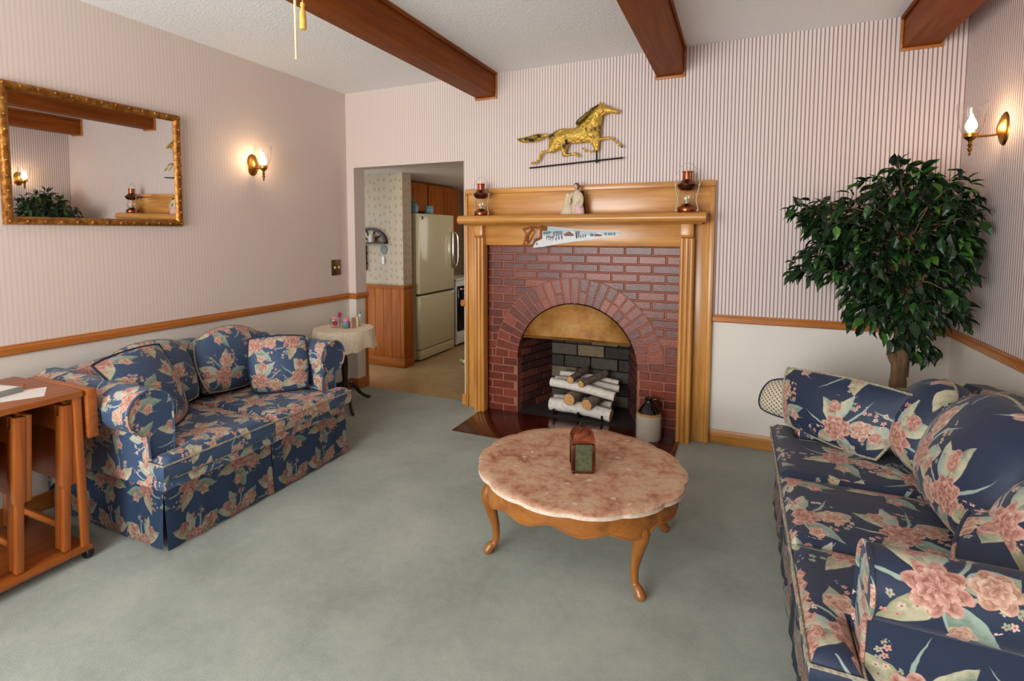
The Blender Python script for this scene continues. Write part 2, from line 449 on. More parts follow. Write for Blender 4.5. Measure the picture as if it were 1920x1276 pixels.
def boxuv(bm, faces=None, off=(0, 0)):
    uv = bm.loops.layers.uv['UVMap']
    for f in (faces or bm.faces):
        n = f.normal; a = [abs(n.x), abs(n.y), abs(n.z)]
        for l in f.loops:
            c = l.vert.co
            if a[2] >= a[0] and a[2] >= a[1]: l[uv].uv = (c.x + off[0], c.y + off[1])
            elif a[0] >= a[1]: l[uv].uv = (c.y + off[0], c.z + off[1])
            else: l[uv].uv = (c.x + off[0], c.z + off[1])

def box(bm, x0, x1, y0, y1, z0, z1, bev=0., seg=2, mat=None, mi=0):
    t = mb()
    bmesh.ops.create_cube(t, size=1)
    for v in t.verts:
        v.co = Vector(((x0 + x1) / 2 + v.co.x * (x1 - x0), (y0 + y1) / 2 + v.co.y * (y1 - y0), (z0 + z1) / 2 + v.co.z * (z1 - z0)))
    if bev > 0:
        bmesh.ops.bevel(t, geom=t.edges[:], offset=min(bev, .49 * min(x1 - x0, y1 - y0, z1 - z0)), segments=seg, affect='EDGES', profile=.5)
    if mat is not None: bmesh.ops.transform(t, matrix=mat, verts=t.verts)
    for f in t.faces: f.material_index = mi
    t.normal_update(); boxuv(t)
    merge(bm, t)

def frame(origin, xd, yd=None, zd=None):
    x = Vector(xd).normalized()
    z = Vector(zd if zd else (0, 0, 1)); y = z.cross(x).normalized(); z = x.cross(y)
    m = Matrix((x, y, z)).transposed().to_4x4(); m.translation = origin; return m

def grid(bm, fn, nu, nv, wrap_u=False, uv=None, mi=0):
    """fn(i,j)->point for i in 0..nu, j in 0..nv"""
    lay = bm.loops.layers.uv['UVMap']
    iu = nu if wrap_u else nu + 1
    P = [[Vector(fn(i, j)) for j in range(nv + 1)] for i in range(iu)]
    V = [[bm.verts.new(p) for p in row] for row in P]
    if uv is None:
        su = [0.]
        for i in range(nu):
            a, b = P[i % iu], P[(i + 1) % iu]; su.append(su[-1] + (a[nv // 2] - b[nv // 2]).length)
        sv = [0.]
        for j in range(nv): sv.append(sv[-1] + (P[nu // 2][j] - P[nu // 2][j + 1]).length)
        uv = lambda i, j: (su[i], sv[j])
    for i in range(nu):
        for j in range(nv):
            vs = [V[i][j], V[(i + 1) % iu][j], V[(i + 1) % iu][j + 1], V[i][j + 1]]
            ids = [(i, j), (i + 1, j), (i + 1, j + 1), (i, j + 1)]
            if len(set(vs)) < 4: continue
            f = bm.faces.new(vs); f.material_index = mi
            for l, (a, b) in zip(f.loops, ids): l[lay].uv = uv(a, b)
    return V

def lathe(bm, prof, c=(0, 0, 0), seg=24, m=None, mi=0, sx=1, sy=1):
    c = Vector(c)
    def fn(i, j):
        a = 2 * PI * i / seg; r, z = prof[j]
        r = max(r, 1e-5)
        p = Vector((r * math.cos(a) * sx, r * math.sin(a) * sy, z))
        return (m @ p if m else p) + c
    t = mb()
    grid(t, fn, seg, len(prof) - 1, True, mi=mi)
    bmesh.ops.remove_doubles(t, verts=t.verts, dist=2e-5)
    merge(bm, t)

def tube(bm, pts, rad, seg=10, cap=True, mi=0, up=(0, 0, 1), sx=1.):
    pts = [Vector(p) for p in pts]; n = len(pts)
    if not hasattr(rad, '__len__'): rad = [rad] * n
    fr = []
    ref = Vector(up)
    for i in range(n):
        d = (pts[min(i + 1, n - 1)] - pts[max(i - 1, 0)]).normalized()
        if i == 0 and abs(d.dot(ref)) > .95: ref = Vector((1, 0, 0)) if abs(d.x) < .9 else Vector((0, 1, 0))
        a = ref - d * ref.dot(d); a.normalize(); b = d.cross(a); ref = a
        fr.append((a, b))
    V = grid(bm, lambda i, j: pts[j] + rad[j] * (math.cos(2 * PI * i / seg) * fr[j][0] * sx + math.sin(2 * PI * i / seg) * fr[j][1]), seg, n - 1, True, mi=mi)
    if cap:
        for j in (0, n - 1):
            try:
                f = bm.faces.new([V[i][j] for i in range(seg)]); f.material_index = mi
            except ValueError: pass

def bez(pts, n):
    """smooth Catmull-Rom path through pts"""
    P = [Vector(p) for p in pts]; P = [2 * P[0] - P[1]] + P + [2 * P[-1] - P[-2]]
    out = []
    for i in range(1, len(P) - 2):
        for k in range(n):
            t = k / n; a, b, c, d = P[i - 1:i + 3]
            out.append(.5 * ((2 * b) + (c - a) * t + (2 * a - 5 * b + 4 * c - d) * t * t + (3 * b - a - 3 * c + d) * t ** 3))
    out.append(P[-2]); return out

def prism(bm, poly, fn, d0, d1, bev=0., mi=0, seg=2):
    """polygon (2D list) mapped by fn(a,b,depth)"""
    t = mb()
    A = [t.verts.new(Vector(fn(a, b, d0))) for a, b in poly]
    Bv = [t.verts.new(Vector(fn(a, b, d1))) for a, b in poly]
    n = len(poly)
    t.faces.new(A[::-1]); t.faces.new(Bv)
    for i in range(n): t.faces.new([A[i], A[(i + 1) % n], Bv[(i + 1) % n], Bv[i]])
    bmesh.ops.recalc_face_normals(t, faces=t.faces)
    if bev: bmesh.ops.bevel(t, geom=t.edges[:], offset=bev, segments=seg, affect='EDGES', profile=.5, clamp_overlap=True)
    for f in t.faces: f.material_index = mi
    t.normal_update(); boxuv(t)
    merge(bm, t)

def inflate(bm, outline, fn, thick, step, holes=(), ex=.5, mi=0, minr=None):
    """closed silhouette filled on both sides with a rounded thickness; fn(a,b,depth)"""
    n = len(outline); verts = [Vector(p) for p in outline]; edges = [(i, (i + 1) % n) for i in range(n)]
    loops = [outline]
    for h in holes:
        k = len(verts); verts += [Vector(p) for p in h]; edges += [(k + i, k + (i + 1) % len(h)) for i in range(len(h))]; loops.append(h)
    nb = len(verts)
    xs = [p[0] for p in outline]; ys = [p[1] for p in outline]
    segs = [(Vector(l[i]), Vector(l[(i + 1) % len(l)])) for l in loops for i in range(len(l))]
    def dist(p):
        best = 9.
        for a, b in segs:
            ab = b - a; t = max(0, min(1, (p - a).dot(ab) / max(ab.length_squared, 1e-12)))
            best = min(best, (a + ab * t - p).length)
        return best
    def inside(p):
        c = False
        for a, b in segs:
            if (a.y > p.y) != (b.y > p.y) and p.x < (b.x - a.x) * (p.y - a.y) / (b.y - a.y) + a.x: c = not c
        return c
    yy = min(ys); r = 0
    while yy < max(ys):
        xx = min(xs) + (step / 2 if r % 2 else 0)
        while xx < max(xs):
            p = Vector((xx, yy))
            if inside(p) and dist(p) > step * .45: verts.append(p)
            xx += step
        yy += step * .87; r += 1
    ov, oe, of, *_ = delaunay_2d_cdt(verts, edges, [], 0, 1e-6)
    tris = [f for f in of if inside((ov[f[0]] + ov[f[1]] + ov[f[2]]) / 3)]
    hs = []
    for p in ov:
        d = dist(p); hs.append(0 if d < 1e-5 else thick * min(1., (d / (minr or .04))) ** ex)
    A = [None] * len(ov); Bv = [None] * len(ov)
    for f in tris:
        for i in f:
            if A[i] is None:
                A[i] = bm.verts.new(Vector(fn(ov[i].x, ov[i].y, hs[i])))
                Bv[i] = A[i] if hs[i] == 0 else bm.verts.new(Vector(fn(ov[i].x, ov[i].y, -hs[i])))
    for f in tris:
        for L in (A, Bv):
            vs = [L[i] for i in f]
            if L is Bv: vs = vs[::-1]
            try:
                g = bm.faces.new(vs); g.material_index = mi
            except ValueError: pass

def pillow(bm, BL, BR, TR, TL, T, edge=.0, n=14, crown=0., p=2.6, q=.55, rc=.10, uvoff=(0, 0), pipe=None):
    """cushion spanned by four corners, puffed by T; optional boxed edge"""
    BL, BR, TR, TL = map(Vector, (BL, BR, TR, TL))
    nrm = (BR - BL).cross(TL - BL).normalized(); upv = (TL - BL + TR - BR).normalized()
    W = ((BR - BL).length + (TR - TL).length) / 2; H = ((TL - BL).length + (TR - BR).length) / 2
    def ctr(s, t):
        k = 1 - rc * (s * s * t * t) ** 1.0
        s2, t2 = s * k, t * k
        a, b = (s2 + 1) / 2, (t2 + 1) / 2
        P = BL * (1 - a) * (1 - b) + BR * a * (1 - b) + TR * a * b + TL * (1 - a) * b
        return P + upv * crown * (1 - s * s) * max(0, t)
    def hh(s, t):
        return max(0., (1 - abs(s) ** p) * (1 - abs(t) ** p)) ** q * T / 2
    def par(i): return math.sin(PI / 2 * (2 * i / n - 1)) * .6 + (2 * i / n - 1) * .4
    t = mb()
    for sgn in (1, -1):
        grid(t, lambda i, j: ctr(par(i), par(j)) + nrm * sgn * (hh(par(i), par(j)) + edge / 2), n, n,
             uv=lambda i, j: (par(i) * W / 2 + uvoff[0], par(j) * H / 2 + uvoff[1]))
    if edge > 0:
        ring = [(i, 0) for i in range(n)] + [(n, j) for j in range(n)] + [(n - i, n) for i in range(n)] + [(0, n - j) for j in range(n)]
        grid(t, lambda i, j: ctr(par(ring[i % len(ring)][0]), par(ring[i % len(ring)][1])) + nrm * edge * (.5 - j / 2 ), len(ring), 2, True,
             uv=lambda i, j: (i * W / n + uvoff[0], j * edge / 2 + uvoff[1] - H / 2))
    bmesh.ops.remove_doubles(t, verts=t.verts, dist=1e-5)
    bmesh.ops.recalc_face_normals(t, faces=t.faces)
    merge(bm, t)
    ring = [(i, 0) for i in range(n)] + [(n, j) for j in range(n)] + [(n - i, n) for i in range(n)] + [(0, n - j) for j in range(n)]
    return [ctr(par(i), par(j)) + nrm * edge / 2 for i, j in ring], nrm

def slab(bm, outline, z0, z1, r=.03, crown=.014, step=.022, fn=None):
    """upholstered slab with a rounded, crowned top over any outline (x, y)"""
    dense = []
    n0 = len(outline)
    for i in range(n0):
        a, b_ = Vector(outline[i]), Vector(outline[(i + 1) % n0]); k = max(1, int((b_ - a).length / step))
        dense += [a.lerp(b_, q / k) for q in range(k)]
    n = len(dense); segs = [(Vector(outline[i]), Vector(outline[(i + 1) % n0])) for i in range(n0)]
    def dist(p):
        best = 9.
        for a, b_ in segs:
            ab = b_ - a; t = max(0, min(1, (p - a).dot(ab) / ab.length_squared)); best = min(best, (a + ab * t - p).length)
        return best
    def inside(p):
        c = False
        for a, b_ in segs:
            if (a.y > p.y) != (b_.y > p.y) and p.x < (b_.x - a.x) * (p.y - a.y) / (b_.y - a.y) + a.x: c = not c
        return c
    verts = list(dense); xs = [p.x for p in dense]; ys = [p.y for p in dense]
    nx = int((max(xs) - min(xs)) / step); ny = int((max(ys) - min(ys)) / step)
    for i in range(nx + 1):
        for j in range(ny + 1):
            p = Vector((min(xs) + step * (i + (.5 if j % 2 else 0)), min(ys) + step * j))
            if inside(p) and dist(p) > step * .35: verts.append(p)
    # extra rings for the rounded rim
    ov, oe, of, *_ = delaunay_2d_cdt(verts, [(i, (i + 1) % n) for i in range(n)], [], 0, 1e-6)
    tris = [f for f in of if inside((ov[f[0]] + ov[f[1]] + ov[f[2]]) / 3)]
    def top(p):
        d = dist(p); q = min(1., d / r)
        return z1 - crown - r * .8 + r * .8 * math.sqrt(max(0, 1 - (1 - q) ** 2)) + crown * min(1., d / .16) ** .7
    tv = [bm.verts.new((p.x, p.y, top(p))) for p in ov]
    for f in tris: bm.faces.new([tv[i] for i in f])
    rim = []
    for k, (ins, z) in enumerate(((0, None), (-.004, z0 + .045), (.002, z0 + .012), (.016, z0))):
        row = []
        for i in range(n):
            if k == 0: row.append(tv[i]); continue
            a, b_, c = dense[i - 1], dense[i], dense[(i + 1) % n]; t = (c - a).normalized(); nr = Vector((-t.y, t.x))
            if not inside(b_ + nr * .004): nr = -nr
            q = b_ + nr * ins; row.append(bm.verts.new((q.x, q.y, z)))
        rim.append(row)
    for k in range(3):
        for i in range(n): bm.faces.new([rim[k][i], rim[k][(i + 1) % n], rim[k + 1][(i + 1) % n], rim[k + 1][i]])
    bm.faces.new(rim[3])
    bmesh.ops.recalc_face_normals(bm, faces=bm.faces); bm.normal_update()
    return rim[0]

# ------------------------------------------------------------------ object helpers
ORG = {}
def put(name, bm, mats, parent=None, base=None, smooth=True, ang=40, recalc=True):
    if recalc: bmesh.ops.recalc_face_normals(bm, faces=bm.faces)
    L = ORG[parent.name] if parent is not None else Vector(base if base is not None else (0, 0, 0))
    bmesh.ops.translate(bm, verts=bm.verts, vec=-L)
    me = bpy.data.meshes.new(name); bm.to_mesh(me); bm.free()
    for m in (mats if isinstance(mats, (list, tuple)) else [mats]): me.materials.append(MAT[m] if isinstance(m, str) else m)
    if smooth:
        me.polygons.foreach_set('use_smooth', [True] * len(me.polygons))
        me.set_sharp_from_angle(angle=math.radians(ang))
    o = bpy.data.objects.new(name, me); COL.objects.link(o)
    if parent is not None: o.parent = parent
    else: o.location = L
    ORG[o.name] = L
    return o

def tag(o, label, cat, group=None, kind=None):
    o['label'] = label; o['category'] = cat
    if group: o['group'] = group
    if kind: o['kind'] = kind
    return o

def thing(name, label, cat, loc, group=None):
    o = bpy.data.objects.new(name, None); COL.objects.link(o)
    o.location = loc; o.empty_display_size = .05; ORG[o.name] = Vector(loc)
    return tag(o, label, cat, group)

def struct(name, bm, mats, label=None, **kw):
    o = put(name, bm, mats, **kw); o['kind'] = 'structure'
    if label: o['label'] = label
    return o

# ================================================================== ROOM SHELL
W_, H_, YB = 4.014, 2.45, -5.2
# floor carpet
b = mb(); box(b, -.12, W_ + .12, YB - .12, .075, -.06, 0); struct('floor', b, 'carpet', 'pale blue grey wall to wall carpet', smooth=False)
b = mb(); box(b, -1.6, 1.25, .075, 3.2, -.06, -.004); struct('floor_kitchen', b, 'vinyl', 'tan vinyl kitchen floor', smooth=False)
b = mb(); box(b, -.12, W_ + .12, YB - .12, .13, H_, H_ + .08); struct('ceiling', b, 'ceiling', 'white textured ceiling', smooth=False)
# back wall with doorway and fireplace opening
DX0, DX1, DZ = .074, 1.10, 1.848
b = mb()
for a in [(-.12, DX0, 0, .135, 0, H_), (DX0, DX1, 0, .135, DZ, H_), (DX1, 1.30, 0, .135, 0, H_), (1.30, 2.66, 0, .135, 1.26, H_), (2.66, W_ + .12, 0, .135, 0, H_)]:
    box(b, *a)
bmesh.ops.remove_doubles(b, verts=b.verts, dist=1e-5)
struct('wall_back', b, 'wallpaper', 'striped wallpaper wall with kitchen doorway', smooth=False)
# left wall with a window opening beyond the frame
b = mb()
for a in [(-.12, 0, -3.4, .0, 0, H_), (-.12, 0, YB, -4.5, 0, H_), (-.12, 0, -4.5, -3.4, 0, .9), (-.12, 0, -4.5, -3.4, 2.1, H_)]: box(b, *a)
struct('wall_left', b, 'wallpaper', 'pale striped wallpaper wall holding the mirror', smooth=False)
b = mb(); box(b, W_, W_ + .12, YB, 0, 0, H_); struct('wall_right', b, 'wallpaper', 'striped wallpaper wall behind the long sofa', smooth=False)
b = mb()
for a in [(-.12, .4, YB - .12, YB, 0, H_), (2.5, W_ + .12, YB - .12, YB, 0, H_), (.4, 2.5, YB - .12, YB, 0, .3), (.4, 2.5, YB - .12, YB, 2.2, H_)]: box(b, *a)
struct('wall_front', b, 'wallpaper', smooth=False)

def window(name, x0, x1, y0, y1, z0, z1, axis):
    b = mb(); w_ = .045
    if axis == 'y':
        for c in [(x0, x1, z0, z0 + w_), (x0, x1, z1 - w_, z1), (x0, x0 + w_, z0 + w_, z1 - w_), (x1 - w_, x1, z0 + w_, z1 - w_), ((x0 + x1) / 2 - .02, (x0 + x1) / 2 + .02, z0 + w_, z1 - w_)]:
            box(b, c[0], c[1], y0, y1, c[2], c[3], .004)
    else:
        for c in [(y0, y1, z0, z0 + w_), (y0, y1, z1 - w_, z1), (y0, y0 + w_, z0 + w_, z1 - w_), (y1 - w_, y1, z0 + w_, z1 - w_)]:
            box(b, x0, x1, c[0], c[1], c[2], c[3], .004)
    o = struct(name, b, 'trim_x' if axis == 'y' else 'trim_y')
    b = mb()
    if axis == 'y': box(b, x0 + w_, x1 - w_, (y0 + y1) / 2 - .003, (y0 + y1) / 2 + .003, z0 + w_, z1 - w_)
    else: box(b, (x0 + x1) / 2 - .003, (x0 + x1) / 2 + .003, y0 + w_, y1 - w_, z0 + w_, z1 - w_)
    put('pane', b, 'window_glass', o, smooth=False)
window('window_1', .4, 2.5, YB - .06, YB - .02, .3, 2.2, 'y')
window('window_2', -.05, -.01, -4.5, -3.4, .9, 2.1, 'x')

# chair rails and baseboards
RZ0, RZ1 = .764, .811
def rail_prof(d): return [(0, RZ0), (d * .6, RZ0), (d, RZ0 + .008), (d, RZ1 - .014), (d * .75, RZ1 - .006), (d * .75, RZ1), (0, RZ1)]
def rail(name, p0, p1, nrm, mat):
    b = mb(); p0, p1, nrm = Vector(p0), Vector(p1), Vector(nrm)
    prism(b, rail_prof(.022), lambda a, z, t: p0 + (p1 - p0) * t + nrm * a + Vector((0, 0, z)), 0, 1)
    return struct(name, b, mat, ang=25)
rail('trim_1', (0, YB, 0), (0, 0, 0), (1, 0, 0), 'trim_y')
rail('trim_2', (0, 0, 0), (DX0, 0, 0), (0, -1, 0), 'trim_x')
rail('trim_3', (DX0, -.022, 0), (DX0, .135, 0), (1, 0, 0), 'trim_y')
rail('trim_4', (2.835, 0, 0), (W_, 0, 0), (0, -1, 0), 'trim_x')
rail('trim_5', (W_, YB, 0), (W_, 0, 0), (-1, 0, 0), 'trim_y')
rail('trim_6', (DX1, 0, 0), (1.125, 0, 0), (0, -1, 0), 'trim_x')
rail('trim_7', (DX1, -.022, 0), (DX1, .135, 0), (-1, 0, 0), 'trim_y')
def baseb(name, x0, x1, y0, y1, mat):
    b = mb(); box(b, x0, x1, y0, y1, 0, .085, .006); struct(name, b, mat)
baseb('baseboard_left', 0, .016, YB, 0, 'trim_y')
baseb('baseboard_back', 2.835, W_, -.016, 0, 'oak_x')
baseb('baseboard_right', W_ - .016, W_, YB, -.016, 'trim_y')
baseb('baseboard_doorway_left', .016, DX0 + .018, -.016, .135, 'trim_x')
baseb('baseboard_doorway_right', DX1 - .018, 1.125, -.016, .135, 'oak_x')
b = mb(); box(b, DX0, DX0 + .012, .112, .135, .085, .764); struct('trim_8', b, 'trim_z', smooth=False)

# ceiling beams
def beam(x0, x1, label):
    t = thing('ceiling_beam', label, 'beam', ((x0 + x1) / 2, -2.5, 2.285), 'box beams under the ceiling')
    b = mb(); box(b, x0, x1, -5.18, -.004, 2.285, 2.449, .003); put('beam_body', b, 'beam_y', t)
    e = .014
    b = mb()
    box(b, x0 - .012, x1 + .012, -.020, -.001, 2.270, 2.2845, .003)
    box(b, x0 - .012, x0 - .0005, -.020, -.001, 2.2845, 2.448, .003)
    box(b, x1 + .0005, x1 + .012, -.020, -.001, 2.2845, 2.448, .003)
    put('end_trim', b, 'trim_x', t)
    for xa, xb in ((x0 - .016, x0 - .0005), (x1 + .0005, x1 + .016)):
        b = mb(); box(b, xa, xb, -5.18, -.021, 2.428, 2.449, .005); put('edge_moulding', b, 'beam_y', t)
beam(1.215, 1.365, 'brown stained box beam on the ceiling, nearest the left wall')
beam(2.478, 2.635, 'brown stained box beam in the middle, above the horse')
beam(3.735, 3.895, 'brown stained box beam closest to the right wall')

# ================================================================== FIREPLACE
FX0, FX1 = 1.285, 2.65
AX, ASZ, RI, RO = 1.966, .405, .425, .60
YF = -.012
fp = thing('fireplace', 'red brick fireplace with arched opening and brass hood', 'fireplace', (AX, 0, 0))
def tintbrick(bm, x0, x1, z0, z1, y0, y1, t, mat=None):
    n0 = len(bm.verts)
    bm.faces.ensure_lookup_table(); k = len(bm.faces)
    box(bm, x0, x1, y0, y1, z0, z1, .003, 1, mat=mat)
    lay = bm.loops.layers.color.get('tint') or bm.loops.layers.color.new('tint')
    bm.faces.ensure_lookup_table()
    for f in bm.faces[k:]:
        for l in f.loops: l[lay] = (t, t, t, 1)
def inopen(x, z, r):
    return abs(x - AX) < r and (z < ASZ or math.hypot(x - AX, z - ASZ) < r)
b = mb(); b.loops.layers.color.new('tint')
CH = .0585; row = 0; z = 0.0
while z < 1.235:
    off = (row % 2) * .0875
    x = FX0 - .175 + off - .03
    while x < FX1:
        xa, xb = max(x, FX0), min(x + .165, FX1)
        if xb - xa > .02:
            z1 = min(z + CH - .009, 1.235)
            tone = rnd.choice([.15, .3, .4, .5, .6, .72]) + rnd.uniform(-.05, .05)
            corners = [(u, v) for u in (xa, xb) for v in (z, z1)]
            if not any(inopen(u, v, RI + .004) for u, v in corners) and not inopen((xa + xb) / 2, (z + z1) / 2, RI + .004):
                if any(inopen(u, v, RO - .01) for u, v in corners) and z > ASZ - .05:
                    pass
                tintbrick(b, xa, xb, z, z1, YF, .02, tone)
            else:
                nseg = 8
                cur = None
                for s in range(nseg):
                    ua, ub = xa + (xb - xa) * s / nseg, xa + (xb - xa) * (s + 1) / nseg
                    ok = not any(inopen(u, v, RI + .004) for u in (ua, ub) for v in (z, z1))
                    if ok: cur = (cur[0], ub) if cur else (ua, ub)
                    if (not ok or s == nseg - 1) and cur:
                        if cur[1] - cur[0] > .015: tintbrick(b, cur[0], cur[1], z, z1, YF, .02, tone)
                        cur = None
        x += .175
    z += CH; row += 1
put('brick_face', b, 'brick', fp, smooth=False, recalc=False)
# mortar backing with the arched hole
out = [(FX0, 0), (AX - RI - .002, 0)] + [(AX + (RI + .002) * math.cos(PI - PI * i / 32), ASZ + (RI + .002) * math.sin(PI - PI * i / 32)) for i in range(33)] + [(AX + RI + .002, 0), (FX1, 0), (FX1, 1.24), (FX0, 1.24)]
b = mb(); prism(b, out, lambda a, c, d: (a, d, c), YF + .004, .06); put('mortar_bed', b, 'mortar', fp, smooth=False)
# arch ring of voussoirs
b = mb(); b.loops.layers.color.new('tint'); lay = b.loops.layers.color['tint']
NV = 27
for i in range(NV):
    a0, a1 = PI * (i + .07) / NV, PI * (i + .93) / NV
    k = len(b.faces)
    split = rnd.choice([None, .5, .42])
    rings = [(RI, RO)] if split is None else [(RI, RI + (RO - RI) * split - .003), (RI + (RO - RI) * split + .003, RO)]
    for r0, r1 in rings:
        k = len(b.faces)
        poly = [(AX + r0 * math.cos(a0), ASZ + r0 * math.sin(a0)), (AX + r1 * math.cos(a0), ASZ + r1 * math.sin(a0)), (AX + r1 * math.cos(a1), ASZ + r1 * math.sin(a1)), (AX + r0 * math.cos(a1), ASZ + r0 * math.sin(a1))]
        prism(b, poly, lambda a, c, d: (a, d, c), YF - .003, .06, .003, seg=1)
        b.faces.ensure_lookup_table(); lay = b.loops.layers.color['tint']
        tone = rnd.choice([.2, .35, .5, .65, .8])
        for f in b.faces[k:]:
            for l in f.loops: l[lay] = (tone, tone, tone, 1)
put('brick_arch', b, 'brick', fp, smooth=False, recalc=False)
ring = [(AX + (RO + .004) * math.cos(PI * i / 40), ASZ + (RO + .004) * math.sin(PI * i / 40)) for i in range(41)] + [(AX + (RI + .003) * math.cos(PI - PI * i / 40), ASZ + (RI + .003) * math.sin(PI - PI * i / 40)) for i in range(41)]
b = mb(); prism(b, ring, lambda a, c, d: (a, d, c), YF - .001, .03); put('arch_mortar', b, 'mortar', fp, smooth=False)
# firebox: splayed sides, back, floor, throat
def brickpanel(b, p0, p1, z0, z1, ch, bl):
    p0, p1 = Vector(p0), Vector(p1); d = p1 - p0; L = d.length
    m = frame(p0, d); r = 0; z = z0
    while z < z1 - .01:
        x = -bl / 2 * (r % 2)
        while x < L:
            xa, xb = max(0, x), min(L, x + bl - .008)
            if xb - xa > .01: tintbrick(b, xa, xb, z, min(z + ch - .008, z1), -.02, .012, rnd.random(), m)
            x += bl
        z += ch; r += 1
b = mb(); b.loops.layers.color.new('tint'); brickpanel(b, (1.66, .43, 0), (2.26, .43, 0), .002, .86, .092, .21)
put('firebox_back', b, 'firebrick', fp, smooth=False, recalc=False)
b = mb(); b.loops.layers.color.new('tint'); brickpanel(b, (AX - RI - .012, .062, 0), (1.648, .43, 0), .002, .86, CH, .175)
put('firebox_side', b, 'firebrick_red', fp, smooth=False, recalc=False)
b = mb(); b.loops.layers.color.new('tint'); brickpanel(b, (2.272, .43, 0), (AX + RI + .012, .062, 0), .002, .86, CH, .175)
put('firebox_side', b, 'firebrick_red', fp, smooth=False, recalc=False)
b = mb()
box(b, 1.40, 2.54, .062, .60, .86, .90); box(b, 1.40, 1.50, .30, .60, 0, .86); box(b, 2.44, 2.54, .30, .60, 0, .86); box(b, 1.50, 2.44, .46, .60, 0, .86)
put('firebox_shell', b, 'soot', fp, smooth=False)
b = mb(); box(b, 1.50, 2.44, -.03, .46, -.03, .003); put('firebox_floor', b, 'soot', fp, smooth=False)
b = mb(); box(b, 1.272, 2.672, -.51, -.0125, -.03, .006, .003); put('hearth_slab', b, 'tile', fp)
# brass hood
b = mb()
NA, NR = 28, 8
zb = .585
def hood(i, j):
    a = -1 + 2 * i / NA
    x = AX + (RI - .006) * a
    top = ASZ + math.sqrt(max(0, (RI - .006) ** 2 - (x - AX) ** 2))
    bot = zb + .018 * (1 - a * a)
    top = max(top, bot + .004)
    f = j / NR
    y = -.012 - .055 * (1 - f) ** .7 * (1 - a * a) ** .6
    return (x, y, bot + (top - bot) * f)
a_lim = math.sqrt((RI - .006) ** 2 - (zb - ASZ) ** 2) / (RI - .006)
def hood2(i, j):
    a = (-1 + 2 * i / NA) * a_lim
    x = AX + (RI - .006) * a
    top = ASZ + math.sqrt(max(0, (RI - .006) ** 2 - (x - AX) ** 2)); q = 1 - (a / a_lim) ** 2
    bot = zb + .016 * q; top = max(top, bot + .003); f = j / NR
    return (x, -.014 - .06 * (1 - f) ** .8 * q ** .6, bot + (top - bot) * f)
V = grid(b, hood2, NA, NR)
grid(b, lambda i, j: Vector(hood2(i, 0)) + Vector((0, .02 * j, -.018 * (1 - j))), NA, 1)
bmesh.ops.solidify(b, geom=b.faces[:], thickness=.003)
put('hood', b, 'hood', fp)
b = mb(); lathe(b, [(0, -.006), (.006, -.004), (.007, 0), (.004, .005), (0, .006)], (AX, -.022, .826), 12); put('hood_knob', b, 'steel', fp)

# mantelpiece of honey oak
mt = thing('mantelpiece', 'honey oak mantelpiece with shelf and reeded pilasters around the bricks', 'mantel', (1.98, -.05, 0))
b = mb(); box(b, 1.13, 2.83, -.028, -.001, 1.42, 1.625, .002); put('overmantel_board', b, 'oak_x', mt)
b = mb(); box(b, 1.255, 2.685, -.066, -.001, 1.228, 1.374, .003); put('frieze_board', b, 'oak_x', mt)
b = mb(); box(b, 1.126, 2.840, -.042, -.001, 1.595, 1.632, .006); put('top_moulding', b, 'oak_x', mt)
for xa, xb, nm in ((1.126, 1.150, 'a'), (2.812, 2.840, 'b')):
    b = mb(); box(b, xa, xb, -.042, -.001, 0.0, 1.5945, .005); put('edge_moulding', b, 'oak_z', mt)
for xa, xb in ((1.1505, 1.205), (2.716, 2.8115)):
    b = mb(); box(b, xa, xb, -.030, -.001, 0.0, 1.4195, .002); put('side_board', b, 'oak_z', mt)
for xa, xb in ((2.655, 2.716), (1.207, 1.284)):
    b = mb(); box(b, xa, xb, -.040, -.001, 0, 1.37, .004); put('pilaster_backing', b, 'trim_z', mt)
for xc in (1.272, 2.690):
    # reeded pilaster: three half-round reeds
    w2 = .042
    prof = [(-w2, .055)]
    for k in range(3):
        c0 = -w2 + .014 + k * .028
        for s in range(7):
            a = PI - PI * s / 6
            prof.append((c0 + .0132 * math.cos(a), -.035 - .013 * math.sin(a)))
    prof.append((w2, .055))
    b = mb(); prism(b, prof, lambda a, c, d: (xc + a, -.06 + c if c < 0 else -.0405, d), 0.0, 1.28)
    put('pilaster', b, 'oak_z', mt, ang=50)
    cp = [(0, 1.375), (.075, 1.375), (.075, 1.30), (.070, 1.288), (.058, 1.281), (0, 1.281)]
    b = mb(); prism(b, cp, lambda a, c, d: (d, -.0405 - a, c), xc - .036, xc + .036, .003); put('corbel', b, 'oak_z', mt)
sp = [(0, 1.375)] + [(.165 + .035 * math.cos(-PI / 2 + PI * i / 10), 1.405 + .03 * math.sin(-PI / 2 + PI * i / 10)) for i in range(11)] + [(0, 1.435)]
b = mb(); prism(b, sp, lambda a, c, d: (d, -.0285 - a, c), 1.165, 2.80, .0)
prism(b, [(0, 1.366), (.13, 1.366), (.145, 1.375), (0, 1.375)], lambda a, c, d: (d, -.0285 - a, c), 1.19, 2.775)
put('shelf', b, 'oak_x', mt, ang=50)

